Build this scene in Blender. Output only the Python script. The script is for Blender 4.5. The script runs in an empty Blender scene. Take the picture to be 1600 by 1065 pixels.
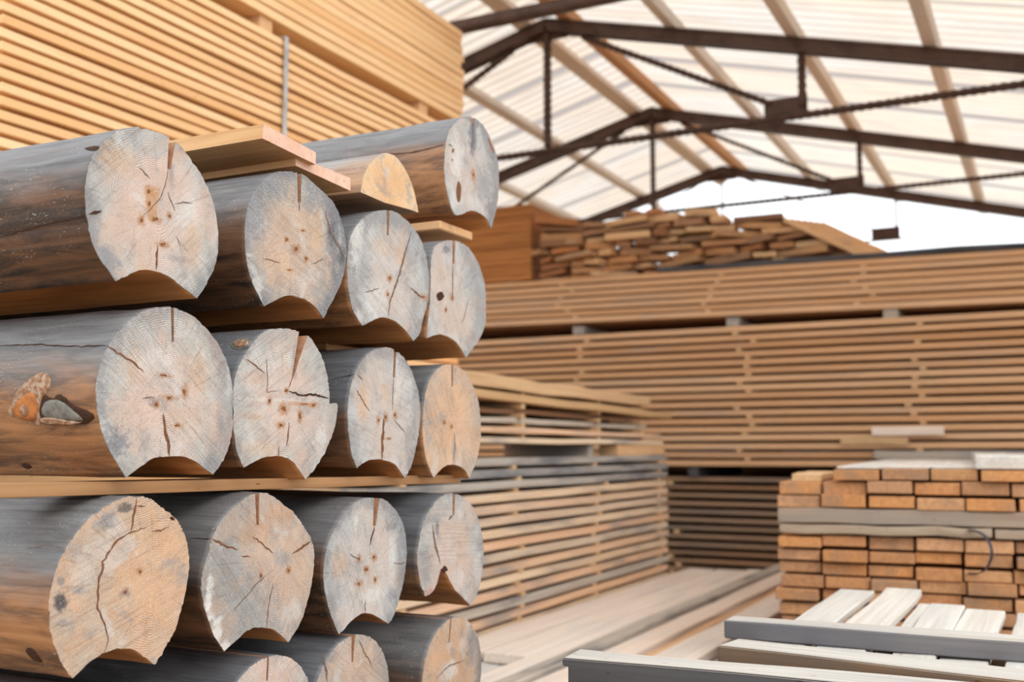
import bpy, bmesh, math, random
from mathutils import Vector, Matrix, Euler
from mathutils.bvhtree import BVHTree
from mathutils.geometry import tessellate_polygon
random.seed(7)
SC = bpy.context.scene
COL = SC.collection
# ---------------------------------------------------------------- camera, sky, light, exposure
FPX = 1650.0
AZ = math.atan(850*.995/1650); PI_ = math.atan((700-532.5)/FPX)
CAM = Vector((0, 0, 1.3))
FW = Vector((-math.sin(AZ)*math.cos(PI_), math.cos(AZ)*math.cos(PI_), math.sin(PI_)))
RT = Vector((math.cos(AZ), math.sin(AZ), 0)); UP = RT.cross(FW)
cd = bpy.data.cameras.new('camera'); cam = bpy.data.objects.new('camera', cd); COL.objects.link(cam)
cam.matrix_world = Matrix(((RT.x, UP.x, -FW.x, CAM.x), (RT.y, UP.y, -FW.y, CAM.y), (RT.z, UP.z, -FW.z, CAM.z), (0, 0, 0, 1)))
cd.sensor_width = 36; cd.lens = FPX/1600*36; cd.clip_end = 300; cd.clip_start = .02
cd.dof.use_dof = True; cd.dof.focus_distance = 1.88; cd.dof.aperture_fstop = 3.4
SC.camera = cam
w = bpy.data.worlds.new('sky'); SC.world = w; w.use_nodes = True
bg = w.node_tree.nodes['Background']; bg.inputs[0].default_value = (.93, .97, 1, 1); bg.inputs[1].default_value = 1.9
sl = bpy.data.lights.new('sun', 'SUN'); sun = bpy.data.objects.new('sun', sl); COL.objects.link(sun)
sl.energy = 1.0; sl.angle = math.radians(25); sl.color = (1, .93, .84)
SUN_FROM = Vector((.75, -.5, .62)).normalized()
sun.rotation_euler = SUN_FROM.to_track_quat('Z', 'Y').to_euler()
SC.view_settings.view_transform = 'Standard'; SC.view_settings.look = 'None'
SC.view_settings.gamma = 1; SC.view_settings.use_curve_mapping = False
SC.view_settings.exposure = 0.0

# ---------------------------------------------------------------- helpers
def ray(x, y): return FW + RT*((x-800)/FPX) + UP*((532.5-y)/FPX)
def onp(ax, c, x, y):
    d = ray(x, y); return CAM + d*((c-CAM[ax])/d[ax])
def tag(o, label=None, cat=None, group=None, kind=None):
    if label:
        o['label'] = label
    if cat: o['category'] = cat
    if group: o['group'] = group
    if kind: o['kind'] = kind
    return o
def link(name, me, mats=None, parent=None, loc=None, rot=None):
    o = bpy.data.objects.new(name, me)
    COL.objects.link(o)
    if mats and me is not None and not me.materials:
        for m in (mats if isinstance(mats, (list, tuple)) else [mats]): me.materials.append(m)
    if parent is not None: o.parent = parent
    if loc is not None: o.location = loc
    if rot is not None: o.rotation_euler = rot
    return o
def mesh_of(bm, name, smooth=False):
    bmesh.ops.recalc_face_normals(bm, faces=bm.faces)
    me = bpy.data.meshes.new(name); bm.to_mesh(me); bm.free()
    if smooth:
        for p in me.polygons: p.use_smooth = True
    return me
def add_box(bm, c, s, rot=None):
    m = Matrix.Translation(Vector(c))
    if rot is not None: m = m @ Euler(rot).to_matrix().to_4x4()
    r = bmesh.ops.create_cube(bm, size=1, matrix=m @ Matrix.Diagonal((s[0], s[1], s[2], 1)))
    return r['verts']
def box_mesh(s, bev=.003, name='box', wob=0, n=1, seed=0):
    """a sawn board, its length along X, centred on its own middle, with slightly wavy faces"""
    bm = bmesh.new(); add_box(bm, (0, 0, 0), s)
    if n > 1:
        e = [e for e in bm.edges if abs((e.verts[0].co-e.verts[1].co).x) > .5*s[0]]
        bmesh.ops.subdivide_edges(bm, edges=e, cuts=n, use_grid_fill=True)
        rnd = random.Random(seed); offs = {}
        for v in bm.verts:
            k = round(v.co.x, 3)
            if k not in offs: offs[k] = (rnd.gauss(0, wob), rnd.gauss(0, wob*1.5))
            v.co.z += offs[k][0]; v.co.y += offs[k][1]
    if bev:
        bmesh.ops.bevel(bm, geom=[e for e in bm.edges if e.is_manifold and e.calc_face_angle(0) > .8], offset=bev, segments=1, affect='EDGES')
    return mesh_of(bm, name)
def bar_between(bm, a, b, wx, wz):
    a = Vector(a); b = Vector(b); d = b-a
    q = d.to_track_quat('X', 'Z').to_matrix().to_4x4()
    bmesh.ops.create_cube(bm, size=1, matrix=Matrix.Translation((a+b)/2) @ q @ Matrix.Diagonal((d.length, wx, wz, 1)))
ORD = ['topmost', 'second', 'third', 'fourth', 'fifth', 'sixth', 'seventh', 'eighth', 'ninth', 'tenth', 'eleventh', 'twelfth', 'thirteenth',
       'fourteenth', 'fifteenth', 'sixteenth', 'seventeenth', 'eighteenth', 'nineteenth', 'twentieth']
def nth(i, first='topmost'):
    if i == 0: return first
    if i < 20: return ORD[i]
    tens = {2: 'twenty', 3: 'thirty', 4: 'forty', 5: 'fifty', 6: 'sixty'}
    t, u = divmod(i+1, 10)
    if u == 0: return {2: 'twentieth', 3: 'thirtieth', 4: 'fortieth', 5: 'fiftieth', 6: 'sixtieth'}[t]
    return tens[t]+'-'+(['', 'first']+ORD[1:])[u]
def num(i): return 'first' if i == 0 else nth(i)

def fill(bm, vs, mi=0):
    """fill a concave outline in the y-z plane with triangles"""
    for tri in tessellate_polygon([[Vector((v.co.y, v.co.z, 0)) for v in vs]]):
        try: f = bm.faces.new([vs[i] for i in tri]); f.material_index = mi
        except ValueError: pass

# ---------------------------------------------------------------- materials
class NT:
    def __init__(s, name):
        s.m = bpy.data.materials.new(name); s.m.use_nodes = True; s.t = s.m.node_tree; s.n = s.t.nodes
        s.b = s.n['Principled BSDF']; s.out = s.n['Material Output']
    def nd(s, t, **k):
        x = s.n.new(t)
        for a, v in k.items(): setattr(x, a, v)
        return x
    def l(s, a, b): s.t.links.new(a, b)
    def put(s, sock, v):
        if isinstance(v, bpy.types.NodeSocket): s.l(v, sock)
        elif isinstance(v, tuple) and len(v) == 3 and len(sock.default_value) == 4: sock.default_value = (*v, 1)
        else: sock.default_value = v
    def math(s, op, a, b=0.0, c=None, clamp=False):
        x = s.nd('ShaderNodeMath', operation=op); x.use_clamp = clamp
        s.put(x.inputs[0], a); s.put(x.inputs[1], b)
        if c is not None: s.put(x.inputs[2], c)
        return x.outputs[0]
    def vmath(s, op, a, b=(0, 0, 0)):
        x = s.nd('ShaderNodeVectorMath', operation=op); s.put(x.inputs[0], a); s.put(x.inputs[1], b); return x.outputs[0]
    def mix(s, f, a, b, mode='MIX'):
        x = s.nd('ShaderNodeMix', data_type='RGBA', blend_type=mode); s.put(x.inputs[0], f); s.put(x.inputs[6], a); s.put(x.inputs[7], b); return x.outputs[2]
    def ss(s, v, a, b, lo=0.0, hi=1.0):
        x = s.nd('ShaderNodeMapRange', interpolation_type='SMOOTHSTEP'); s.put(x.inputs[0], v); s.put(x.inputs[1], a); s.put(x.inputs[2], b); s.put(x.inputs[3], lo); s.put(x.inputs[4], hi); return x.outputs[0]
    def noise(s, vec, scale=1, detail=4, rough=.55, dist=0):
        x = s.nd('ShaderNodeTexNoise'); s.l(vec, x.inputs['Vector']); x.inputs['Scale'].default_value = scale; x.inputs['Detail'].default_value = detail
        x.inputs['Roughness'].default_value = rough; x.inputs['Distortion'].default_value = dist; return x.outputs['Fac']
    def ramp(s, f, cols):
        x = s.nd('ShaderNodeValToRGB'); s.l(f, x.inputs[0]); e = x.color_ramp.elements
        while len(e) < len(cols): e.new(.5)
        for i, (p, c) in enumerate(cols): e[i].position = p; e[i].color = (*c, 1)
        return x.outputs[0]
    def obj(s): return s.nd('ShaderNodeTexCoord').outputs['Object']
    def rnd(s): return s.nd('ShaderNodeObjectInfo').outputs['Random']
    def sep(s, v):
        x = s.nd('ShaderNodeSeparateXYZ'); s.l(v, x.inputs[0]); return x.outputs
    def comb(s, a, b, c):
        x = s.nd('ShaderNodeCombineXYZ'); s.put(x.inputs[0], a); s.put(x.inputs[1], b); s.put(x.inputs[2], c); return x.outputs[0]
    def bump(s, h, strength=.3, dist=.002):
        x = s.nd('ShaderNodeBump'); s.l(h, x.inputs['Height']); x.inputs['Strength'].default_value = strength; x.inputs['Distance'].default_value = dist
        s.l(x.outputs[0], s.b.inputs['Normal'])
    def fin(s, col, rough=.75, spec=.25):
        s.put(s.b.inputs['Base Color'], col); s.put(s.b.inputs['Roughness'], rough); s.b.inputs['Specular IOR Level'].default_value = spec; return s.m
def srgb(r, g, b):
    f = lambda c: (c/255/12.92) if c/255 <= .04045 else ((c/255+.055)/1.055)**2.4
    return (f(r), f(g), f(b))
def board_wood(name, base, stain, amount=.35, grain=.35, rough=.75):
    """base: list of colours picked per board, stain: weathering colour in long patches"""
    t = NT(name); o = t.obj(); r = t.rnd()
    ov = t.vmath('ADD', o, t.comb(t.math('MULTIPLY', r, 37.0), t.math('MULTIPLY', r, 91.0), t.math('MULTIPLY', r, 53.0)))
    n = len(base); c = t.ramp(r, [(i/(n-1) if n > 1 else 0, b) for i, b in enumerate(base)] if n > 1 else [(0, base[0]), (1, base[0])])
    g = t.noise(t.vmath('MULTIPLY', ov, (1.2, 60, 60)), 1, 5, .6)
    p = t.noise(t.vmath('MULTIPLY', ov, (1.1, 7, 7)), 1, 4, .6)
    c = t.mix(t.math('MULTIPLY', t.ss(g, .35, .7), grain), c, t.mix(1.0, c, (.55, .45, .36), 'MULTIPLY'))
    c = t.mix(t.math('MULTIPLY', t.ss(p, .55-.25*amount, .78-.2*amount), min(1, amount*2)), c, stain)
    v = t.nd('ShaderNodeTexVoronoi'); t.l(t.vmath('MULTIPLY', ov, (2.2, 9, 9)), v.inputs['Vector'])
    c = t.mix(t.ss(v.outputs['Distance'], .10, .05), c, t.mix(1.0, c, (.6, .38, .24), 'MULTIPLY'))
    t.bump(g, .3, .002)
    return t.fin(c, rough)
M = {}
M['tall'] = board_wood('fresh_orange_pine', [(.80, .47, .22), (.88, .58, .31), (.92, .63, .36), (.82, .48, .22)], (.74, .36, .14), .25, .22)
M['far'] = board_wood('air_dried_pine', [(.58, .31, .15), (.72, .44, .25), (.66, .37, .19), (.78, .51, .31)], (.46, .33, .24), .28, .4)
M['fardark'] = board_wood('dark_pine', [(.28, .15, .08), (.40, .22, .12), (.30, .20, .13)], (.15, .13, .11), .35, .45)  # darker pine tone for the bottom bundle and one recessed board
M['mid'] = board_wood('weathered_pale_pine', [(.72, .52, .35), (.78, .60, .42), (.80, .64, .46), (.78, .50, .32), (.66, .55, .43)], (.24, .24, .24), .38, .4)
M['greymid'] = board_wood('grey_streaked_pine', [(.46, .42, .37), (.40, .38, .36), (.56, .50, .43)], (.13, .135, .15), .45, .5)
M['timber_cross'] = board_wood('weathered_cross_timber', [(.40, .30, .22), (.45, .35, .26)], (.30, .25, .21), .5, .5)
M['pallet'] = board_wood('orange_sawn_ends', [(.50, .22, .08), (.66, .31, .12), (.56, .27, .12), (.42, .23, .12), (.70, .38, .20), (.46, .24, .10)], (.30, .19, .12), .34, .5)
M['greyed'] = board_wood('silver_grey_timber', [(.42, .36, .30), (.48, .42, .36)], (.28, .26, .25), .5, .5)
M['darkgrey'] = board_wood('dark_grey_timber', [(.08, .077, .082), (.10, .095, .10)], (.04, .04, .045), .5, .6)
M['pale'] = board_wood('sun_bleached_board', [(.64, .61, .56), (.70, .66, .60), (.60, .585, .56)], (.48, .47, .45), .35, .4)
M['plank'] = board_wood('bleached_plank', [(.84, .74, .66), (.86, .77, .68), (.84, .68, .56)], (.60, .57, .56), .35, .35)
M['scrap'] = board_wood('brown_offcut', [(.14, .075, .045), (.80, .52, .28), (.50, .20, .07), (.18, .09, .05), (.44, .21, .09), (.62, .34, .15), (.30, .16, .09), (.74, .46, .24), (.54, .25, .10)], (.20, .13, .09), .35, .5)
M['ply'] = board_wood('orange_stacked_veneer', [(.42, .16, .045), (.48, .20, .06), (.36, .14, .04)], (.30, .11, .03), .3, .3)
M['sticker'] = board_wood('pale_lath', [(.58, .37, .19), (.66, .44, .25)], (.5, .34, .2), .2, .3)
M['fresh'] = board_wood('fresh_board', [(.70, .42, .22), (.74, .46, .25)], (.62, .33, .15), .2, .3)
M['purlin'] = board_wood('old_purlin', [(.80, .74, .69), (.84, .76, .70), (.80, .68, .58)], (.66, .62, .60), .3, .2)
M['ridgepurlin'] = board_wood('orange_ridge_purlin', [(.66, .36, .18), (.6, .34, .18)], (.5, .30, .18), .3, .3)
def metal(name, c, rough=.6, met=0.0):
    t = NT(name); n = t.noise(t.vmath('MULTIPLY', t.obj(), (9, 9, 9)), 1, 5)
    t.b.inputs['Metallic'].default_value = met
    return t.fin(t.mix(t.ss(n, .4, .7), c, tuple(x*.6 for x in c)), rough, .3)
M['rust'] = metal('rusty_brown_steel', (.085, .045, .032))
M['strap'] = metal('grey_strap', (.5, .5, .5), .4)
M['blackstrap'] = metal('blue_black_band', (.035, .04, .06), .35)
def simple(name, c, c2=None, sc=200, rough=.8):
    t = NT(name); n = t.noise(t.vmath('MULTIPLY', t.obj(), (sc, sc, sc)), 1, 4)
    return t.fin(t.mix(t.ss(n, .4, .65), c, c2 or tuple(x*.65 for x in c)), rough)
M['crack'] = simple('crack_dark_brown', (.055, .022, .010))  # dark brown for crack slivers, knot holes and scar edges
M['hairline'] = simple('fine_check', (.20, .13, .10))
M['kerfline'] = simple('kerf_brown', (.20, .085, .04))
M['kerf'] = simple('kerf_wall', (.50, .27, .15), (.38, .18, .09), 90)
M['knot'] = simple('pith_knot_brown', (.26, .105, .035), (.16, .06, .022), 300)
M['stain'] = simple('blue_black_mould', (.13, .125, .13), (.24, .21, .19), 260)
M['bark'] = simple('scar_lip_brown', (.25, .12, .06), (.42, .30, .22), 120)
M['scar_orange'] = simple('scar_orange_resin', (.48, .18, .05), (.34, .12, .04), 60)
M['scar_grey'] = simple('scar_grey_wood', (.20, .19, .17), (.12, .11, .10), 70)
t = NT('translucent_corrugated_sheet')
o = t.obj(); xs = t.sep(o)
n = t.noise(t.vmath('MULTIPLY', o, (.5, 1.2, .5)), 1, 3); n2 = t.noise(t.vmath('MULTIPLY', o, (1.5, 9, 1.5)), 1, 4)
lap = t.math('PINGPONG', t.math('ADD', xs[1], 0.0), .5)
c = t.mix(t.ss(n, .4, .65), (.95, .84, .72), (.90, .86, .81)); c = t.mix(t.math('MULTIPLY', t.ss(n2, .45, .7), .35), c, (.66, .55, .45))
c = t.mix(t.ss(lap, .06, .045), c, (.50, .47, .46))
ripple_shade = t.math('SINE', t.math('MULTIPLY', xs[1], 2*math.pi/.16)); c = t.mix(t.ss(ripple_shade, -.1, .8, 0, .85), c, (.56, .45, .37))  # shading of the corrugation waves, painted in as darker stripes
df = t.nd('ShaderNodeBsdfDiffuse'); t.l(c, df.inputs[0]); tr = t.nd('ShaderNodeBsdfTranslucent'); t.l(c, tr.inputs[0])
mx = t.nd('ShaderNodeMixShader'); mx.inputs[0].default_value = .57; t.l(df.outputs[0], mx.inputs[1]); t.l(tr.outputs[0], mx.inputs[2]); t.l(mx.outputs[0], t.out.inputs[0])
M['sheet'] = t.m
t = NT('trodden_sawdust_soil'); o = t.obj()
n = t.noise(o, 3, 8, .65); n2 = t.noise(o, 40, 5)
c = t.mix(t.ss(n, .35, .65), (.24, .17, .11), (.36, .27, .18)); c = t.mix(t.math('MULTIPLY', t.ss(n2, .5, .7), .5), c, (.48, .36, .23)); t.bump(n2, .6, .01)
M['soil'] = t.fin(c, .95, .1)

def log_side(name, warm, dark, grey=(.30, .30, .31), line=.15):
    """debarked log: grey towards the top, brown towards the bottom, streaked along the grain"""
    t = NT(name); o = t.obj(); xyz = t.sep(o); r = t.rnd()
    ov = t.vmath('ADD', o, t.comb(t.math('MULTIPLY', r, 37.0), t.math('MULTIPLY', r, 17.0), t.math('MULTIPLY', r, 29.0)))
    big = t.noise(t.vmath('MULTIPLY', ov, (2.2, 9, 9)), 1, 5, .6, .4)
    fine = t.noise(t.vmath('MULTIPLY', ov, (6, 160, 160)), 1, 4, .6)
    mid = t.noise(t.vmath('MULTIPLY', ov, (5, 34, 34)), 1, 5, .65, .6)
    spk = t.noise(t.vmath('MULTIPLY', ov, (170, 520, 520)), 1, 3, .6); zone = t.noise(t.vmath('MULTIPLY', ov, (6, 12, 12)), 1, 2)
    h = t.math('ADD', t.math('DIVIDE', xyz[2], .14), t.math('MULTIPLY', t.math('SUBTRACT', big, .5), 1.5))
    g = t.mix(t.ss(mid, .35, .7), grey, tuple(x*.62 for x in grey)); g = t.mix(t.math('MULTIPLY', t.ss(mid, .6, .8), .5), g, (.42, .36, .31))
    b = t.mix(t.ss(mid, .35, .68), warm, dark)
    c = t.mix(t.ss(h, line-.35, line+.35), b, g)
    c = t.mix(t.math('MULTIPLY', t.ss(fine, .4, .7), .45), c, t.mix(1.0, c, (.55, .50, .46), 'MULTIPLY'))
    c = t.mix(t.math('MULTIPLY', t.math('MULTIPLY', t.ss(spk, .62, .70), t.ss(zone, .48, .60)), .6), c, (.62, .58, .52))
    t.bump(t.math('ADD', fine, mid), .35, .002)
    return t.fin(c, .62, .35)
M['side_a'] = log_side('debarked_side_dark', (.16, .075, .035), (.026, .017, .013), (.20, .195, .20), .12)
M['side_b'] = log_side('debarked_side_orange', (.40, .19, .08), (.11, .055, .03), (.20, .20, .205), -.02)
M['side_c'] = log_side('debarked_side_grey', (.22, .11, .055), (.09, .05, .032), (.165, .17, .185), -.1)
tg = NT('sawn_groove_wood'); o = tg.obj()
n = tg.noise(tg.vmath('MULTIPLY', o, (2.5, 60, 60)), 1, 5, .6); n2 = tg.noise(tg.vmath('MULTIPLY', o, (3, 12, 12)), 1, 4)
c = tg.mix(tg.ss(n, .3, .7), (.64, .29, .105), (.46, .19, .065)); c = tg.mix(tg.math('MULTIPLY', tg.ss(n2, .5, .7), .5), c, (.22, .09, .035))
tg.bump(n, .3, .002); M['groove'] = tg.fin(c, .7, .3)

def end_mat(name, pith, R, warm, core, sap, saw, edge=.5, off=0.0, spots=()):
    """sawn log end: growth rings round the pith, radial checks, saw marks, greyed patches"""
    t = NT(name); o = t.obj(); xyz = t.sep(o)
    ys = t.math('SUBTRACT', xyz[1], pith[0]); zs = t.math('SUBTRACT', xyz[2], pith[1])
    flat = t.comb(off, ys, zs)
    w1 = t.noise(flat, 14, 3, .5); w2 = t.noise(flat, 45, 3, .5)
    r0 = t.math('SQRT', t.math('ADD', t.math('MULTIPLY', ys, ys), t.math('MULTIPLY', zs, zs)))
    r = t.math('ADD', r0, t.math('ADD', t.math('MULTIPLY', t.math('SUBTRACT', w1, .5), .028), t.math('MULTIPLY', t.math('SUBTRACT', w2, .5), .005)))
    ringw = t.math('ADD', t.math('MULTIPLY', r, 2*math.pi/.0034), 0.0)
    rings = t.math('MULTIPLY_ADD', t.math('SINE', ringw), .5, .5)
    rfade = t.noise(flat, 22, 2)
    ang = t.math('ARCTAN2', ys, zs)
    rad = t.noise(t.comb(t.math('MULTIPLY', t.math('SINE', ang), 16.0), t.math('MULTIPLY', t.math('COSINE', ang), 16.0), t.math('MULTIPLY', r0, 18.0)), 1, 5, .65)
    sn = t.vmath('ADD', flat, (0, 0, 0)); a = saw
    su = t.math('ADD', t.math('MULTIPLY', ys, math.cos(a)), t.math('MULTIPLY', zs, math.sin(a)))
    sv = t.math('SUBTRACT', t.math('MULTIPLY', zs, math.cos(a)), t.math('MULTIPLY', ys, math.sin(a)))
    sawm = t.noise(t.comb(t.math('MULTIPLY', su, 260.0), t.math('MULTIPLY', sv, 9.0), off), 1, 3, .6)
    patch = t.noise(t.comb(off+3.3, ys, zs), 15, 5, .6, .5); patch2 = t.noise(t.comb(off+9.1, ys, zs), 26, 6, .65, .4)
    rr = t.math('ADD', t.math('DIVIDE', r0, R), t.math('MULTIPLY', t.math('SUBTRACT', patch, .5), .7))
    big = t.noise(t.comb(off+5.7, ys, zs), 8, 3, .5, .8)
    c = t.mix(t.ss(rr, .40, .85), core, sap)
    c = t.mix(t.math('MULTIPLY', t.ss(big, .46, .60), .55), c, warm)
    c = t.mix(t.math('MULTIPLY', t.ss(patch, .50, .66), .6), c, warm)
    c = t.mix(t.math('MULTIPLY', t.ss(patch2, .52, .68), .55), c, (.30, .305, .32))
    c = t.mix(t.math('MULTIPLY', t.ss(patch, .44, .34), .5), c, (.62, .61, .60))
    c = t.mix(t.math('MULTIPLY', t.ss(rr, .84, 1.08), edge), c, (.20, .21, .23))
    nz = t.math('SUBTRACT', t.noise(t.comb(off+1.9, xyz[1], xyz[2]), 70, 5, .7), .5)
    for (cy, cz, ra, rb, col, st) in spots:
        dy_ = t.math('DIVIDE', t.math('SUBTRACT', xyz[1], cy), ra); dz_ = t.math('DIVIDE', t.math('SUBTRACT', xyz[2], cz), rb)
        d_ = t.math('ADD', t.math('SQRT', t.math('ADD', t.math('MULTIPLY', dy_, dy_), t.math('MULTIPLY', dz_, dz_))), t.math('MULTIPLY', nz, 2.6))
        c = t.mix(t.math('MULTIPLY', t.ss(d_, 1.15, .35), st), c, col)
    c = t.mix(t.math('MULTIPLY', t.math('MULTIPLY', t.ss(rings, .3, .95), t.ss(rfade, .34, .58)), .50), c, t.mix(1.0, c, (.60, .50, .42), 'MULTIPLY'))
    c = t.mix(t.math('MULTIPLY', t.ss(rad, .54, .70), .50), c, t.mix(1.0, c, (.50, .42, .37), 'MULTIPLY'))
    c = t.mix(t.math('MULTIPLY', t.math('MULTIPLY', t.ss(sawm, .42, .68), t.ss(big, .62, .40)), .42), c, t.mix(1.0, c, (.55, .51, .50), 'MULTIPLY'))
    sp = t.noise(t.comb(off, ys, zs), 420, 3, .6)
    c = t.mix(t.math('MULTIPLY', t.ss(sp, .58, .70), .55), c, (.74, .71, .68)); c = t.mix(t.math('MULTIPLY', t.ss(sp, .42, .30), .6), c, (.16, .12, .10))
    h = t.math('ADD', t.math('ADD', t.math('MULTIPLY', sawm, .45), t.math('MULTIPLY', rad, .5)), t.math('MULTIPLY', t.math('ADD', rings, sp), .45))
    t.bump(h, .45, .0018)
    return t.fin(c, .62, .35)

# ---------------------------------------------------------------- ground
bm = bmesh.new(); bmesh.ops.create_grid(bm, x_segments=40, y_segments=40, size=30)
for v in bm.verts: v.co.z = random.uniform(-.012, 0)
fl = link('floor', mesh_of(bm, 'floor'), M['soil'], loc=(0, 5, 0)); tag(fl, 'trodden earth floor of the timber yard', None, None, 'structure')

# ---------------------------------------------------------------- shed roof
RX, RZ, SL, HALF = -4.1, 5.36, .262, 6.8
Y0, Y1 = 4.6, 15.4
def roof(side, name, label):
    bm = bmesh.new(); ny = int((Y1-Y0)/.16*10); rows = []
    for j in range(ny+1):
        y = Y0+(Y1-Y0)*j/ny; dz = .02*max(-.75, min(.75, 1.3*math.sin(2*math.pi*y/.16)))
        rows.append([bm.verts.new((side*s, y, -SL*s+dz)) for s in (0, HALF*.5, HALF)])
    for a, b in zip(rows, rows[1:]):
        for k in range(2): bm.faces.new((a[k], a[k+1], b[k+1], b[k]))
    ob = link(name, mesh_of(bm, name, True), M['sheet'], loc=(RX, 0, RZ+.09)); tag(ob, label, None, None, 'structure')
roof(1, 'ceiling', 'right slope of pale corrugated shed roof'); roof(-1, 'ceiling', 'left slope of pale corrugated shed roof')
def rebar(bm, a, b, r):
    """ribbed reinforcing bar"""
    a = Vector(a); b = Vector(b); d = b-a; L = d.length; q = d.to_track_quat('Z', 'Y').to_matrix(); n = max(4, int(L/.035)); prev = None
    for i in range(n+1):
        rr = r*(1.22 if i % 2 else .9); ring = [bm.verts.new(a+d*(i/n)+q @ Vector((rr*math.cos(k*math.pi/3), rr*math.sin(k*math.pi/3), 0))) for k in range(6)]
        if prev:
            for k in range(6): bm.faces.new((prev[k], prev[(k+1) % 6], ring[(k+1) % 6], ring[k]))
        else: bm.faces.new(ring[::-1])
        prev = ring
    bm.faces.new(prev)
TR = [(5.8, 'nearest roof truss, mostly cut off by the frame above the orange board stack', .022),
      (8.73, 'large dark steel roof truss with its peak above the stacked scraps, nearest full one', .02),
      (11.66, 'middle brown steel roof truss behind the nearest full one', .016),
      (14.61, 'farthest roof truss, at the bright open gable end', .008)]
for ti, (ty, lab, rr) in enumerate(TR):
    tr = link('roof_truss', None, loc=(RX, ty, 0)); tag(tr, lab, 'roof truss', 'roof trusses of the shed')
    zt, E = 5.27, 6.7
    P = lambda s, x, z, y=0: (s*x, y, z)
    for s in (1, -1):
        bm = bmesh.new()
        for dy in (-.035, .035): bar_between(bm, P(s, 0, zt, dy), P(s, E, zt-SL*E, dy), .05, .12)
        bar_between(bm, P(s, 0, zt+.045), P(s, E, zt+.045-SL*E), .14, .02)
        link('rafter', mesh_of(bm, 'rafter'), M['rust'], tr)
        nx, nz = 2.2, 4.13
        bm = bmesh.new(); rebar(bm, P(s, .36, zt-.17), P(s, nx-.12, nz+.07), rr*1.35); link('diagonal_bar', mesh_of(bm, 'bar', True), M['rust'], tr)
        bm = bmesh.new(); rebar(bm, P(s, nx+.15, nz), P(s, nx+.15, zt-SL*(nx+.15)-.05), rr*1.6); link('vertical_bar', mesh_of(bm, 'bar', True), M['rust'], tr)
        bm = bmesh.new(); add_box(bm, P(s, nx+.01, nz+.02), (.36, .012, .16)); link('gusset_plate', mesh_of(bm, 'plate'), M['rust'], tr)
        bm = bmesh.new(); add_box(bm, P(s, E-.15, (zt-SL*E)/2-.03), (.14, .14, zt-SL*E+.06)); link('column', mesh_of(bm, 'column'), M['rust'], tr)
    bm = bmesh.new()
    if ti == 0: bar_between(bm, (-E+.1, 0, 4.05), (E-.1, 0, 4.05), .06, .075)
    else: rebar(bm, (-E+.1, 0, 4.06), (E-.1, 0, 4.06), rr*1.5)
    link('tie_bar', mesh_of(bm, 'bar', True), M['rust'], tr)
    bm = bmesh.new(); rebar(bm, (0, 0, zt-.05), (0, 0, 4.1), rr*1.9); link('king_post', mesh_of(bm, 'bar', True), M['rust'], tr)
    bm = bmesh.new(); add_box(bm, (0, 0, zt-.06), (.42, .012, .17)); link('apex_plate', mesh_of(bm, 'plate'), M['rust'], tr)
for s, sn in ((1, 'right'), (-1, 'left')):
    for k, d in enumerate((.22, 1.24, 2.3, 3.37, 4.43, 5.5, 6.5)):
        me = box_mesh((Y1-Y0, .15 if k == 0 else .11, .09), .004, 'purlin')
        ob = link('purlin', me, M['ridgepurlin' if k == 0 and s == 1 else 'purlin'], loc=(RX+s*d, (Y0+Y1)/2, RZ-SL*d+.02), rot=Euler((0, 0, math.pi/2)))
        ob.rotation_euler = (Matrix.Rotation(s*math.atan(SL), 3, 'Y') @ Matrix.Rotation(math.pi/2, 3, 'Z')).to_euler()
        tag(ob, f'long wooden purlin under the {sn} roof slope, {num(k)} from the ridge', 'purlin', 'purlins under the roof sheets')

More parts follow.
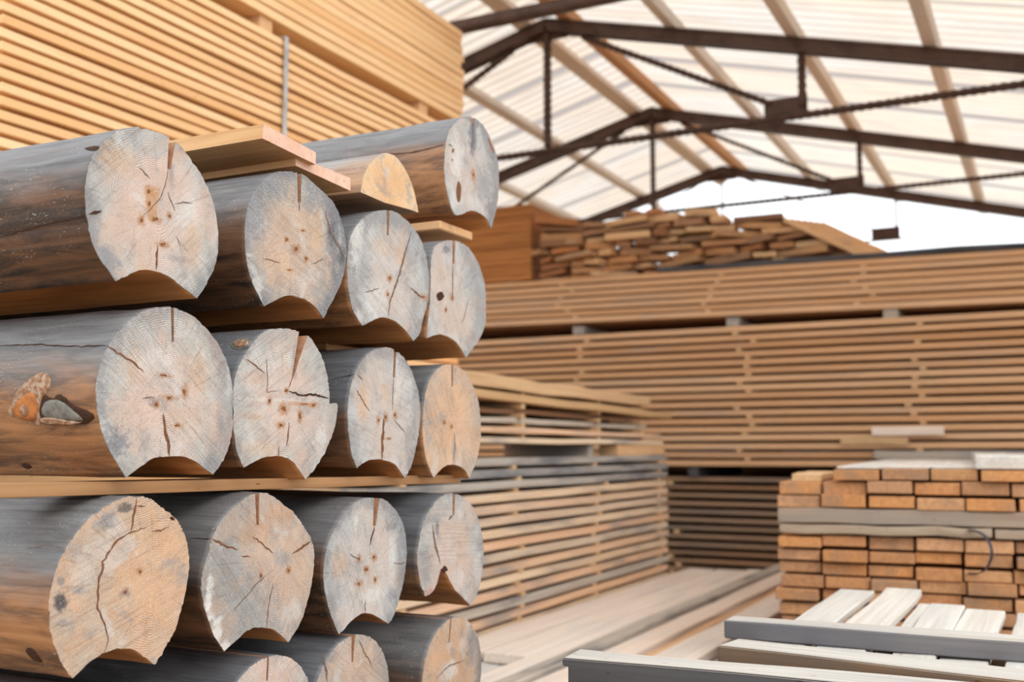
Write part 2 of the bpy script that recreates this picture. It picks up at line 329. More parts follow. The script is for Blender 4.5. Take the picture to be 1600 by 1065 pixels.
# ---------------------------------------------------------------- stacks of boards
CACHE = {}
def bmesh_board(s, var, wob, mat, bev=.003):
    k = (tuple(round(x, 3) for x in s), var, mat, wob > 0)
    if k not in CACHE:
        me = box_mesh(s, bev, 'board', wob, 7, var*13+int(s[0]*100)); me.materials.append(M[mat]); CACHE[k] = me
    return CACHE[k]
def board(name, mid, s, rz, mat, label, cat, group, var=0, wob=.002, ry=0.0, rx=0.0):
    o = link(name, bmesh_board(s, var, wob, mat), loc=mid)
    o.rotation_euler = (Matrix.Rotation(rz, 3, 'Z') @ Matrix.Rotation(ry, 3, 'Y') @ Matrix.Rotation(rx, 3, 'X')).to_euler()
    return tag(o, label, cat, group)
def stack(axis, face, a0, a1, z0, z1, n, th, depth, mat, what, group, stickers=(), seed=1, tilt=0.0, stick_name='lath spacer', bw=.16, mats=None, layermat=None, skip=(), jit=.015, stmat='sticker', wob=.0015):
    """layers of boards with laths between; axis 'x': boards run along x, face looks to -y; axis 'y': run along y, face looks to +x.
    z0..z1: underside of lowest and top of highest board; tilt: dz per metre along the board"""
    R = random.Random(seed); pitch = (z1-z0-th)/(n-1) if n > 1 else 0; L = a1-a0; inner = bmesh.new()
    rz = 0 if axis == 'x' else math.pi/2
    ang = -math.atan(tilt)
    for i in range(n):                       # i = 0 is the top layer
        zc = z1-th/2-i*pitch; sh = R.uniform(-jit, jit)*2; dep = R.uniform(-jit, jit)*.35; LL = L-R.uniform(0, .06)
        LL = round(LL, 2); m = layermat(i, R) if layermat else mat
        mid = ((a0+a1)/2+sh, face+bw/2+dep, zc) if axis == 'x' else (face-bw/2+dep, (a0+a1)/2+sh, zc)
        board('sawn_board', mid, (round(L, 2), bw, th), rz, m, f'{nth(i)} board from the top {what}', 'board', group, R.randint(0, 3), wob, ang+R.gauss(0, .0006)*(wob > 0), R.gauss(0, .006)*(wob > 0))
        c = ((a0+a1)/2, face+bw+.01+(depth-bw)/2, zc) if axis == 'x' else (face-bw-.01-(depth-bw)/2, (a0+a1)/2, zc)
        sz = (L-.1, depth-bw, th*.94) if axis == 'x' else (depth-bw, L-.1, th*.94)
        rot = (0, ang, 0) if axis == 'x' else (-ang, 0, 0)
        add_box(inner, c, sz, rot)
        if i < n-1 and stickers and pitch-th > .008:
            for k, sp in enumerate(stickers):
                if (i, k) in skip or R.random() < .12: continue
                q = sp+R.gauss(0, .05); zz = zc-pitch/2+(q-(a0+a1)/2)*tilt; h = pitch-th-.001
                pos = (q, face+depth/2-.004, zz) if axis == 'x' else (face-depth/2+.004, q, zz)
                dim = (depth, .045, round(h, 3))
                o = link('lath_spacer', bmesh_board(dim, 0, 0, stmat, .001), loc=pos, rot=(0, 0, rz+math.pi/2))
                o.rotation_euler = (Matrix.Rotation(rz, 3, 'Z') @ Matrix.Rotation(ang, 3, 'Y') @ Matrix.Rotation(math.pi/2, 3, 'Z')).to_euler()
                tag(o, f'lath in {num(k)} column from left under {nth(i)} board {what}', 'lath', group+' spacers')
    o = link('inner_boards', mesh_of(inner, 'inner'), M[mat])
    tag(o, f'boards lying behind the front row {what}', 'boards', None, 'stuff')
def bearers(axis, face, pts, z0, z1, depth, mat, what, group, wdt=.09):
    for k, q in enumerate(pts):
        pos = (q, face+depth/2+.02, (z0+z1)/2) if axis == 'x' else (face-depth/2-.02, q, (z0+z1)/2)
        o = link('bearer', bmesh_board((depth, wdt, round(z1-z0-.002, 3)), 0, 0, mat, .002), loc=pos, rot=(0, 0, math.pi/2 if axis == 'x' else 0))
        tag(o, f'bearer {what}, {num(k)} from left', 'bearer', group)

# tall stack of orange boards, upper left (boards run along y)
TS = 'of the tall orange stack, '
TX = -3.3
stack('y', TX, 2.42, 5.74, 3.383, 3.985, 12, .046, 1.0, 'tall', 'of the tall orange stack, upper bundle', 'upper bundle of the tall orange stack', (), 3, jit=.010)
stack('y', TX, 2.42, 5.70, 1.47, 3.307, 37, .035, 1.0, 'tall', 'of the tall orange stack, middle bundle', 'middle bundle of the tall orange stack', (), 4, jit=.009)
stack('y', TX, 2.42, 5.70, .12, 1.38, 22, .05, 1.0, 'tall', 'of the tall orange stack, lowest bundle', 'lowest bundle of the tall orange stack', (), 5)
for z0, z1, nm in ((0, .12, 'under the tall orange stack'), (1.38, 1.47, 'below the middle bundle of the tall orange stack'), (3.307, 3.383, 'in the gap under the upper orange bundle')):
    bearers('y', TX, (2.6, 3.86, 5.3), z0, z1, .95, 'fresh', nm, 'bearers of the tall orange stack')
# laths that hold the middle bundle apart
# grey strap down the middle bundle
bm = bmesh.new()
add_box(bm, (TX+.017, 3.97, 2.39), (.004, .028, 1.85)); add_box(bm, (TX+.004, 3.97, 3.316), (.03, .028, .003))
tag(link('strap', mesh_of(bm, 'strap'), M['strap']), 'thin grey strap running down the face of the tall orange board stack', 'strap')

# left middle stack behind the log pile (boards run along y)
MS = 'of the pale stack behind the logs'
stack('y', -2.6, 3.75, 7.62, .095, 1.25, 19, .041, .66, 'mid', 'of pale stack behind logs', 'lower bundle of the pale stack behind the logs', (4.0, 5.15, 6.25, 7.45), 11, jit=.012, layermat=lambda i, R: 'greymid' if i in (0, 1, 2, 12, 15, 16, 18) or R.random() < .12 else 'mid')
bearers('y', -2.6, (3.95, 5.05, 6.2, 7.5), 0, .095, .6, 'greyed', 'under the pale stack behind the logs', 'bearers of the pale stack')
bearers('y', -2.62, (3.95, 6.25), 1.25, 1.325, .6, 'greyed', 'in the upper gap of the pale stack behind the logs', 'bearers of the pale stack')
o = board('timber_block', (-2.68, 7.12, 1.2875), (.95, .14, .073), math.pi/2, 'fresh', 'orange block lying in the gap at the right end of the pale stack', 'timber block', None)
ups = [(1.34, .03, 7.55, 3.8, 'mid', 0, .16, 0), (1.393, .028, 7.5, 3.8, 'mid', 0, .16, -.004), (1.450, .030, 7.35, 3.8, 'greymid', -.06, .14, 0), (1.503, .026, 7.1, 3.8, 'fardark', -.08, .14, -.002), (1.568, .044, 7.75, 3.8, 'sticker', 0, .2, -.012), (1.643, .066, 7.25, 3.7, 'sticker', .01, .2, -.008)]
for i, (z, th, e, a, m, off, bwid, tl) in enumerate(ups):
    nm = ['lowest', 'second lowest', 'grey recessed', 'dark recessed', 'overhanging', 'thick topmost'][i]
    board('sawn_board', (-2.6-bwid/2+off, (a+e)/2, z+.0), (round(e-a, 2), bwid, th), math.pi/2, m, f'{nm} loose front board atop the pale stack behind the logs', 'board', 'loose boards on the pale stack', i % 4, .003, -math.atan(tl))
    for q, xx in ((1, -2.93), (2, -3.13)):
        board('sawn_board', (xx+.02, (a+e)/2-.05, z), (round(e-a-.1, 2), (.2 if q == 1 else .17), th*.95), math.pi/2, m, f'wide board {"directly" if q==1 else "second row"} behind the {nm} loose front board of the pale stack', 'board', 'loose boards on the pale stack', i % 4, .002, -math.atan(tl))
    if i < 5:
        z2 = ups[i+1][0]-ups[i+1][1]/2; z1_ = z+th/2; h = z2-z1_-.001
        for k, q in enumerate((4.1, 5.25, 6.35, 7.15)):
            o = link('lath_spacer', bmesh_board((.62, .04, round(max(h, .006), 3)), 0, 0, 'sticker', .001), loc=(-2.93, q, (z1_+z2)/2), rot=(0, 0, 0))
            tag(o, f'short lath above the {nm} loose board of the pale stack, {num(k)} from the left', 'lath', 'laths between loose boards of the pale stack')

# big far stack (boards run along x)
stack('x', 8.6, -6.2, 1.2, 2.40, 2.80, 7, .045, 1.5, 'far', 'of far stack, top bundle', 'top bundle of the far stack', (-5.6, -3.9, -2.55, -1.3, -.1), 21, tilt=-.012, jit=.03)
stack('x', 8.6, -6.2, 1.3, 1.155, 2.305, 17, .045, 1.5, 'far', 'of far stack, middle bundle', 'middle bundle of the far stack', (-5.2, -3.75, -2.3, -.95, .4), 22, tilt=.003, jit=.03)
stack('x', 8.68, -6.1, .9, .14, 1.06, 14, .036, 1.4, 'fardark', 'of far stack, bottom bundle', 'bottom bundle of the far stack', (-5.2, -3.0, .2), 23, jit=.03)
bearers('x', 8.6, (-5.7, -3.75, -2.35, -1.1, .5), 2.31, 2.385, 1.4, 'greyed', 'in the dark gap below the top bundle of the far stack', 'bearers of the far stack', .11)
bearers('x', 8.62, (-5.5, -4.2, -2.72, -1.0, .6), 1.062, 1.15, 1.4, 'darkgrey', 'in the dark gap above the bottom bundle of the far stack', 'bearers of the far stack')
bearers('x', 8.7, (-5.5, -3.2, -1.0, .6), 0, .14, 1.3, 'darkgrey', 'on the ground under the far stack', 'bearers of the far stack')
board('grey_board', (-.6, 8.71, 2.802), (4.8, .22, .045), 0, 'darkgrey', 'thin dark grey weathered board lying along the top edge of the far stack', 'board', None, 1, .003, math.atan(.012))
for i, (x, z, L, m, lab) in enumerate([(-1.25, 1.36, .5, 'sticker', 'short pale board nailed flat on the face of the far stack'),
                                    (-.45, 1.25, 1.6, 'greyed', 'longer grey board leaning on the lower face of the far stack'),
                                    (-1.0, 1.43, .52, 'plank', 'short bleached board against the far stack above the pale one')]):
    board('cross_board', (x, 8.57-.01*i, z), (L, .022, .065), 0, m, lab, 'board', None)

stack('x', 10.25, -6.6, 2.2, .12, 2.62, 26, .0955, .9, 'far', 'in the tight stack added unseen behind the far stack', 'added tight stack behind the far stack', (), 31, wob=0)  # unseen stack, added to keep bright sky out of the far stack's gaps
bearers('x', 10.25, (-6, -2, 2), 0, .12, .8, 'darkgrey', 'under the added tight stack behind the far stack', 'bearers of the far stack')

# orange pack and scrap pile on top of the far stack
for i in range(14):
    z = 2.93+i*.053
    board('veneer_board', (-5.05, 9.42, z), (1.32, .9, .050), 0, 'ply', f'{nth(13-i)} sheet from the top of the orange pack left of the scrap pile', 'board', 'orange pack beside the scrap pile', i % 3, .0015)
for k, x in enumerate((-5.5, -4.6)):
    o = link('bearer', bmesh_board((.9, .09, .07), 0, 0, 'darkgrey', .002), loc=(x, 9.42, 2.868), rot=(0, 0, math.pi/2)); tag(o, f'{"left" if k == 0 else "right"} dark bearer under the orange pack', 'bearer', 'bearers under the orange pack')
R = random.Random(5); cnt = 0
def prof(x):   # height of the pile along x
    pts = [(-4.35, 3.53), (-3.6, 3.43), (-3.0, 3.46), (-2.5, 3.42), (-2.15, 3.38), (-1.98, 3.24), (-1.8, 3.16), (-1.6, 3.0), (-1.2, 2.85)]
    for a, b in zip(pts, pts[1:]):
        if a[0] <= x <= b[0]: return a[1]+(b[1]-a[1])*(x-a[0])/(b[0]-a[0])
    return 2.8
sp_layers = ['bottom', 'second', 'third', 'fourth', 'fifth', 'sixth', 'seventh', 'eighth', 'ninth', 'tenth', 'eleventh', 'twelfth', 'thirteenth', 'fourteenth', 'fifteenth', 'sixteenth']
for lay in range(10):
    z = 2.87+lay*.069; x = -4.33+R.uniform(0, .1); k = 0
    while x < -1.2:
        L = R.choice((.14, .20, .28, .42)); hgt = R.choice((.042, .052, .062))
        if z+.03 < prof(x+L/2)+.03*math.sin(x*13)+.018*math.sin(x*31):
            for row, y in enumerate((9.0, 9.3)):
                if row == 1 and R.random() < .25: continue
                o = board('wood_offcut', (x+L/2, y+R.uniform(-.06, .06), z+R.uniform(-.005, .005)), (L, .22, hgt), R.gauss(0, .22), 'scrap',
                    f'{num(k)} offcut from the left, {sp_layers[lay]} layer of the scrap pile{"" if row == 0 else ", rear row"}', 'wood offcut', 'scrap wood pile on the far stack', 0, .001, R.gauss(0, .07))
            k += 1
        x += L+R.uniform(.005, .05)
for k in range(7):   # pale boards sloping down at the right end of the pile
    board('slab_board', (-1.63+.03*k, 8.86+.11*k, 3.03+.012*k), (.74, .1, .04), 0, 'fresh', f'pale board sloping down at the right end of the scrap pile, {num(k)} from the front', 'board', 'pale boards sloping off the scrap pile', k % 3, .002, math.radians(30))
bm = bmesh.new()

# ---------------------------------------------------------------- planks lying on the ground in the middle
PL = [(-2.58, .20, 4.30, 8.05, .38, 'plank', 'broad plank on the ground against the pale stack'), (-2.37, .22, 4.33, 8.1, .38, 'plank', 'second ground plank from the pale stack'),
      (-2.14, .16, 3.3, 8.15, .382, 'plank', 'knotty third ground plank with orange spots'), (-1.97, .10, 3.2, 8.30, .415, 'greymid', 'narrow grey timber with dark stains among the ground planks'),
      (-1.86, .15, 3.2, 8.1, .395, 'plank', 'pale ground plank right of the narrow grey timber'), (-1.70, .05, 3.2, 8.0, .375, 'fresh', 'orange edged ground plank near the right side'),
      (-1.64, .20, 3.3, 7.9, .385, 'plank', 'rightmost pinkish ground plank')]
for i, (x0, wd, ya, yb, zt, m, lab) in enumerate(PL):
    board('ground_plank', (x0+wd/2, (ya+yb)/2, zt-.025), (round(yb-ya, 2), wd-.006, .045), math.pi/2, m, lab, 'plank', 'planks lying on the ground', i % 4, .002)
for i in range(7):
    x0 = -2.62+i*.17
    board('ground_plank', (x0+.08, 5.3, .305), (4.9, .16, .04), math.pi/2, 'pale' if i < 4 else 'plank', f'plank of the lower ground tier, {num(i)} from the pale stack', 'plank', 'lower tier of ground planks', i % 4, .002)
    board('ground_plank', (x0+.08, 5.4, .22), (4.9, .16, .04), math.pi/2, 'plank', f'plank of the bottom ground tier, {num(i)} from the pale stack', 'plank', 'bottom tier of ground planks', (i+1) % 4, .002)
for k, y in enumerate((3.4, 5.2, 7.2)):
    for z, nm in ((.262, 'upper'), (.1, 'lower')):
        board('bearer', (-2.03, y, z), (1.2, .08, .04 if z > .2 else .2), 0, 'darkgrey', f'{nm} bearer under the ground planks, {num(k)} from the camera', 'bearer', 'bearers under the ground planks')
bm = bmesh.new(); add_box(bm, (0, 0, 0), (.006, .006, .34))
for k, (x, y) in enumerate(((-1.41, 6.3), (-1.41, 7.4))):
    o = link('tie_wire', mesh_of(bm.copy(), 'wire'), M['rust'], loc=(x, y, .24)); tag(o, f'thin rusty tie wire on the right edge of the ground planks, {["near","far"][k]} one', 'wire', 'tie wires on the ground planks')

# ---------------------------------------------------------------- right pile of board ends
rp = link('pile_origin', None); bpy.data.objects.remove(rp)
RA = math.radians(4.0); C0 = Vector((-1.045, 4.5, 0)); UX = Vector((math.cos(RA), math.sin(RA), 0)); UY = Vector((-math.sin(RA), math.cos(RA), 0))
def rp_at(u, v, z): p = C0+UX*u+UY*v; return (p.x, p.y, z)
R = random.Random(9); Lb = 2.9
rows = [(1.172, .042, .225, 4, .178), (1.112, .048, .0, 6, .172), (1.056, .046, -.01, 6, .178)]
rz = .896
while rz > .14: rows.append((rz, .042, -.02+R.uniform(0, .02), 6, .175)); rz -= .0555
rn = 0
for zi, (z, th, u0, n, wd) in enumerate(rows):
    for k in range(n+1):
        u = u0+k*(wd+.005)+R.uniform(-.003, .003)
        if zi == 0 and k >= 4: continue
        board('stacked_board', rp_at(u+wd/2, Lb/2+R.uniform(-.03, .03), z+th/2+R.uniform(-.002, .002)), (Lb, round(wd-R.choice((.002, .005)), 3), th+R.choice((0, .003, .006))), RA+math.pi/2+R.gauss(0, .001), 'pallet',
              f'{num(k)} board end from the left in the {nth(zi)} row of the orange pile at right', 'board', 'board ends of the orange pile at right', R.randint(0, 3), .0012, R.gauss(0, .001))
def lathz(z, h, name): pass
board('stacked_board', rp_at(.11, .35, 1.177), (.6, .12, .032), RA+math.pi/2, 'sticker', 'small pale piece on the top left corner of the orange pile', 'board', None)
board('stacked_board', rp_at(.225+4*.183+.11, Lb/2, 1.172+.022), (Lb, .19, .044), RA+math.pi/2, 'pallet', 'rightmost board end of the topmost row in the orange pile', 'board', None)
# bleached upper faces of the pile: a loose layer of thin white boards
for k in range(4):
    board('white_board', rp_at(.32+k*.183, 1.5, 1.2205), (2.9, .18, .010), RA+math.pi/2, 'pale', f'thin bleached sheet board on top of the orange pile, {num(k)} from the left', 'board', 'bleached boards on the orange pile', k % 3, .0008)
for k, u in enumerate((.80, 1.00)):
    board('white_board', rp_at(u+.06, 1.4, 1.245), (2.8, .19, .05), RA+math.pi/2, 'pale', f'{"left" if k == 0 else "right"} thick bleached board raised at the right of the orange pile top', 'board', 'raised bleached boards', k)
board('cross_timber', rp_at(.745, .03, 1.023), (1.5, .10, .058), RA, 'timber_cross', 'long grey cross timber through the front of the orange pile', 'timber', None, 1)
board('cross_timber', rp_at(.405, .03, .970), (.81, .10, .036), RA, 'timber_cross', 'thin grey cross batten below the long cross timber, left piece', 'timber', None, 2)
board('cross_timber', rp_at(1.13, .03, .970), (.62, .10, .036), RA, 'timber_cross', 'thin grey cross batten below the long cross timber, right piece', 'timber', None, 3)
for k, v in enumerate((1.2, 2.5)):
    board('cross_timber', rp_at(.62, v, .997), (1.3, .12, .112), RA, 'timber_cross', f'{"middle" if k == 0 else "rear"} cross timber hidden inside the orange pile', 'timber', None, 1)
for k, v in enumerate((.15, 1.5, 2.7)):
    board('bearer', rp_at(.6, v, .055), (1.3, .1, .10), RA, 'darkgrey', f'bearer on the ground under the orange pile, {num(k)} from the front', 'bearer', 'bearers under the orange pile')
# curved band hanging off the pile
bm = bmesh.new(); cx = [onp(1, 4.46, *p) for p in ((1510, 829), (1535, 832), (1548, 845), (1552, 862), (1546, 880), (1532, 893), (1512, 899))]
for q in range(len(cx)): cx[q].y -= [-.10, .05, .09, .11, .09, .05, -.10][q]
fine = []
for i in range(len(cx)-1):
    p0, p1, p2, p3 = cx[max(0, i-1)], cx[i], cx[i+1], cx[min(len(cx)-1, i+2)]
    for s_ in range(6):
        u = s_/6; fine.append(.5*((2*p1)+(-p0+p2)*u+(2*p0-5*p1+4*p2-p3)*u*u+(-p0+3*p1-3*p2+p3)*u**3))
fine.append(cx[-1]); prev = None
for i, p in enumerate(fine):
    d = (fine[min(i+1, len(fine)-1)]-fine[max(i-1, 0)]).normalized(); nrm = d.cross(Vector((0, 1, 0))).normalized()*.0018
    wv = Vector((0, 1, 0))-d*d.y; wv = wv.normalized()*.008 + Vector((.003, 0, 0))
    ring = [bm.verts.new(p+nrm+wv), bm.verts.new(p+nrm-wv), bm.verts.new(p-nrm-wv), bm.verts.new(p-nrm+wv)]
    if prev:
        for k in range(4): bm.faces.new((prev[k], prev[(k+1) % 4], ring[(k+1) % 4], ring[k]))
    else: bm.faces.new(ring)
    prev = ring
bm.faces.new(prev)
tag(link('metal_band', mesh_of(bm, 'band'), M['blackstrap']), 'loose curved blue-black band sticking out from the orange pile', 'band')

# ---------------------------------------------------------------- near right: bleached boards with grey timbers across
ZT = .885; TH = .042
def timber(name, px_a, px_b, wd, th, mat, label, notch=False, ext=.3, drop=0, topmat=None):
    """px_a, px_b: left and right ends of the front upper edge"""
    a = onp(2, ZT, *px_a); b = onp(2, ZT, *px_b); d = (b-a).normalized(); L = (b-a).length+ext
    nrm = Vector((-d.y, d.x, 0)); mid = a+d*(L/2)+nrm*(wd/2)
    bm = bmesh.new()
    if notch:   # timber with a groove milled along its narrow end
        add_box(bm, (0, 0, th/2-.008), (L, wd, .016)); add_box(bm, (.006, 0, 0), (L-.012, wd-.0, th-.02)); add_box(bm, (0, 0, -th/2+.008), (L, wd, .016))
    else: add_box(bm, (0, 0, 0), (L, wd, th))
    e = [e for e in bm.edges if abs((e.verts[0].co-e.verts[1].co).x) > .5*L]
    bmesh.ops.subdivide_edges(bm, edges=e, cuts=12, use_grid_fill=True)
    for v in bm.verts: v.co.z += .0012*math.sin(v.co.x*9+v.co.y*40); v.co.y += .0015*math.sin(v.co.x*7)
    bmesh.ops.bevel(bm, geom=[e for e in bm.edges if e.is_manifold and e.calc_face_angle(0) > .8], offset=.0025, segments=2, affect='EDGES')
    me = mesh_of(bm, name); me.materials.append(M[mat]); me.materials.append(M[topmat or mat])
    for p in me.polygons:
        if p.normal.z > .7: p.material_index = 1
    o = link(name, me, loc=(mid.x, mid.y, ZT-th/2), rot=(0, 0, math.atan2(d.y, d.x)))
    return tag(o, label, 'timber')
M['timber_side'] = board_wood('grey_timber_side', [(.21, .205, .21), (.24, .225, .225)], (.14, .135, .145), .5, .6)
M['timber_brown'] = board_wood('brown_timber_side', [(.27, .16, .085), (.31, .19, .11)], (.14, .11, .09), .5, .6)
M['timber_top'] = board_wood('pale_timber_top', [(.56, .54, .50), (.60, .57, .52)], (.42, .40, .38), .45, .6)  # paler tone for upward faces than for the sides
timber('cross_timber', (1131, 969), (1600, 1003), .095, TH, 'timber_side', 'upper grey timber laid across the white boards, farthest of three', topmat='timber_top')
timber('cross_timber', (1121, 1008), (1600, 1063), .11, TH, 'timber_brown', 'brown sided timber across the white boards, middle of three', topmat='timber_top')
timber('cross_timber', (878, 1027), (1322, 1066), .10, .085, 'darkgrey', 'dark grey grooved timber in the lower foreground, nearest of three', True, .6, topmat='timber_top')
zd = ZT-TH-.001
DB = [((1220, 965), (1310, 919), (1366, 921)), ((1313, 972), (1383, 917), (1441, 919)), ((1400, 985), (1432, 942), (1452, 944)), ((1420, 985), (1452, 941), (1507, 945)), ((1500, 990), (1505, 949), (1568, 954)), ((1567, 992), (1585, 957), (1650, 960))]
labs = ['leftmost white board under the grey timbers', 'long white board sticking out farthest, second from the left', 'narrow greyish board between the long white one and its neighbour', 'short white board with square end, right of the narrow one', 'white board with a grey streak, second from the right edge', 'white board cut off by the right edge of the picture']
for i, (near, f0, f1) in enumerate(DB):
    z = zd-(.006 if i in (2, 4) else 0)
    a = onp(2, z, *near); b = onp(2, z, *f0); c_ = onp(2, z, *f1); wd = min(.15, max(.035, (c_-b).length))
    yb = b.y; xl = b.x+.004; ya = 2.26
    board('white_board', (xl+wd/2, (ya+yb)/2, z-.012), (round(yb-ya, 2), wd-.004, .022), math.pi/2, 'pale', labs[i], 'board', 'white boards near the right edge', i % 4, .0012)
z = zd-.032; lay = 0
while z > .03:
    h = .08
    for k in range(3):
        if lay % 2 == 0: mid, rot, L = (-.15, (2.33, 2.62, 2.98)[k], z-h/2), 0, 1.05
        else: mid, rot, L = ((-.6, -.2, .3)[k], 2.6, z-h/2), math.pi/2, .9
        board('crib_timber', mid, (L, .08, h-.002 if z-h > .0 else h-.002), rot, 'timber_brown', f'crib timber holding up the white boards, {nth(lay)} layer, {["front or left","middle","rear or right"][k]}', 'timber', 'crib under the white boards', k)
    z -= h; lay += 1
board('crib_timber', (-.35, 2.08, .76), (1.35, .07, .076), 0, 'timber_brown', 'hidden timber carrying the dark grooved foreground timber', 'timber', None, 1)
for k, x in enumerate((-.9, .2)):
    board('crib_post', (x, 2.08, .36), (.72, .09, .09), 0, 'timber_brown', f'{["left", "right"][k]} upright post below the dark grooved timber', 'post', 'posts below the dark timber', 1, .001, math.pi/2)

# ---------------------------------------------------------------- the log pile
KN = {'r1l1': [(231,299,4,5), (220,344,3.5,6), (241,342,6,4.5), (264,337,3,3.5), (254,382,6,3.5), (232,318,3,6)], 'r1l2': [(472.6,360,3.5,2), (447,374,2.5,4), (461.4,388,4,5), (477.3,404,2.5,3.5), (451.8,421.7,4,2)],
 'r1l3': [(608,434.5,2.5,4.5), (605,460,2,3.5), (661,464,4,3)], 'r1l4': [(706,465,1.8,3.5), (696,484,1.6,4)], 'r2l1': [(254,586,8,2.8), (287,611.6,3.5,7), (263,621,7,2.8), (244,631,4,4), (276,664,5,3)],
 'r2l2': [(447,610,3.5,3), (420,625.7,3.5,5), (442.6,637.7,5,6), (468,650,3,7), (438,664,4,3.5), (489,632,5,3.5), (474,631,7,1.6)], 'r2l3': [(590.7,656,2.2,4), (602,651,2.5,4.5), (616,648,2.2,4), (606,685,3,1.8)],
 'r2l4': [(693.5,660,1.6,3), (705,666,1.8,3)], 'r3l1': [(195,924,4,3.5), (218,892.6,3,3.5)], 'r3l2': [(407,898,2,5), (450,890,3,4)], 'r3l3': [(560,872.7,2.4,4), (583,869.7,3,4.5), (571.6,889,3.5,4), (560,912,3.5,3), (585,905,2,4)],
 'r3l4': [], 'r0': [(707,235,2.5,5), (739,273,1.8,5), (706,250,1.5,3)]}
BL = (.16, .17, .20); GR = (.27, .28, .30); WH = (.72, .71, .69); TN = (.62, .42, .27); BK = (.055, .055, .065); OR = (.52, .27, .12)
SPOT = {'r1l1': [(240,300,11,16,OR,.7), (232,325,10,12,OR,.6), (165,405,30,28,GR,.85), (148,330,12,40,GR,.6), (185,250,40,30,TN,.5), (238,318,10,30,OR,.6), (222,420,16,12,TN,.4), (268,270,6,18,BL,.5), (300,380,18,50,TN,.5), (275,404,25,7,BL,.35), (290,330,25,30,WH,.45)],
 'r1l2': [(517,365,6,22,BK,.8), (532,398,7,20,BK,.7), (395,330,22,60,GR,.8), (420,290,30,22,GR,.85), (495,300,26,40,GR,.8), (520,385,12,60,BL,.7), (435,420,28,35,TN,.4), (495,360,12,50,TN,.55), (400,450,12,25,WH,.5), (460,345,35,30,TN,.3)],
 'r1l3': [(557,370,12,60,WH,.7), (612,345,20,14,GR,.6), (570,420,14,60,GR,.45), (585,470,20,30,WH,.5), (640,400,14,40,GR,.4), (626,395,9,25,TN,.5), (560,495,10,14,WH,.6), (650,480,12,30,GR,.5), (595,385,16,20,TN,.35)],
 'r1l4': [(697,388,9,9,BL,.8), (740,440,12,60,GR,.35), (690,430,12,20,TN,.35), (715,500,18,30,TN,.3), (690,463,10,14,TN,.6)],
 'r2l1': [(178,690,28,30,BL,.75), (160,620,10,60,GR,.6), (210,580,18,45,TN,.45), (310,580,20,40,TN,.5), (240,565,35,28,WH,.4), (240,625,16,10,BL,.4), (330,725,14,14,GR,.7), (290,660,40,35,TN,.3), (345,630,14,60,GR,.35)],
 'r2l2': [(459,565,5,30,BL,.5), (400,590,26,16,OR,.35), (430,625,60,5,WH,.5), (465,630,40,4,OR,.6), (395,650,22,6,OR,.35), (405,700,30,16,TN,.4), (500,700,12,40,WH,.4), (372,705,6,20,GR,.7), (440,560,30,20,WH,.3)],
 'r2l3': [(566,625,9,40,TN,.8), (552,690,10,35,GR,.5), (600,615,8,25,TN,.5), (640,690,12,40,BL,.45), (630,600,20,30,WH,.35), (648,640,6,60,GR,.5)],
 'r2l4': [(709,705,4,28,GR,.6), (668,660,7,50,GR,.3)],
 'r3l1': [(95,940,13,17,BK,.9), (122,922,12,9,BL,.7), (95,908,8,8,BL,.6), (197,793,14,10,BK,.75), (165,815,22,16,GR,.7), (118,860,14,20,GR,.4), (97,973,12,8,BL,.45), (240,800,14,14,TN,.5), (195,926,12,10,BL,.4), (172,960,8,8,OR,.3), (130,900,28,40,WH,.25)],
 'r3l2': [(326,930,7,45,WH,.9), (337,985,10,28,WH,.9), (352,1008,8,12,WH,.8), (440,800,26,22,OR,.45), (395,830,30,25,OR,.35), (442,874,14,14,GR,.5), (400,940,45,50,GR,.4), (470,890,14,50,TN,.35)],
 'r3l3': [(556,815,5,14,WH,.8), (612,822,10,10,BL,.5), (520,930,14,40,GR,.5), (580,930,26,14,WH,.5), (612,870,7,50,WH,.5), (612,930,10,18,BL,.5), (625,860,6,60,GR,.6), (530,880,14,30,TN,.4), (622,800,8,20,GR,.5)],
 'r3l4': [(682,826,4,14,BL,.8), (665,880,10,36,GR,.6), (678,810,14,8,GR,.5), (720,850,16,40,TN,.35), (745,890,8,30,WH,.4), (672,925,8,10,(.45,.24,.2),.7), (716,900,14,20,WH,.4)],
 'r4c': [(738,1010,10,40,GR,.7), (700,1050,16,20,WH,.7), (690,1010,10,20,TN,.4)], 'r4b': [(575,1030,10,25,TN,.5), (505,1040,12,25,GR,.6)],
 'r0': [(738,215,8,35,BL,.85), (755,290,20,35,GR,.6), (712,240,12,40,WH,.6), (768,222,6,16,OR,.6), (739,273,4,14,OR,.6), (710,310,8,20,WH,.6), (765,330,10,25,BL,.5), (735,315,20,12,WH,.3)]}
XE = -1.27; LOGS = {}
def catmull(P, n=5, closed=False):
    out = []
    for i in range(len(P)-1):
        p0 = P[i-1] if i > 0 else P[i]*2-P[i+1]; p1, p2 = P[i], P[i+1]; p3 = P[i+2] if i+2 < len(P) else P[i+1]*2-P[i]
        for k in range(n):
            u = k/n; out.append(.5*((2*p1)+(-p0+p2)*u+(2*p0-5*p1+4*p2-p3)*u*u+(-p0+3*p1-3*p2+p3)*u**3))
    out.append(P[-1]); return out
def stretched(P, off):
    return P
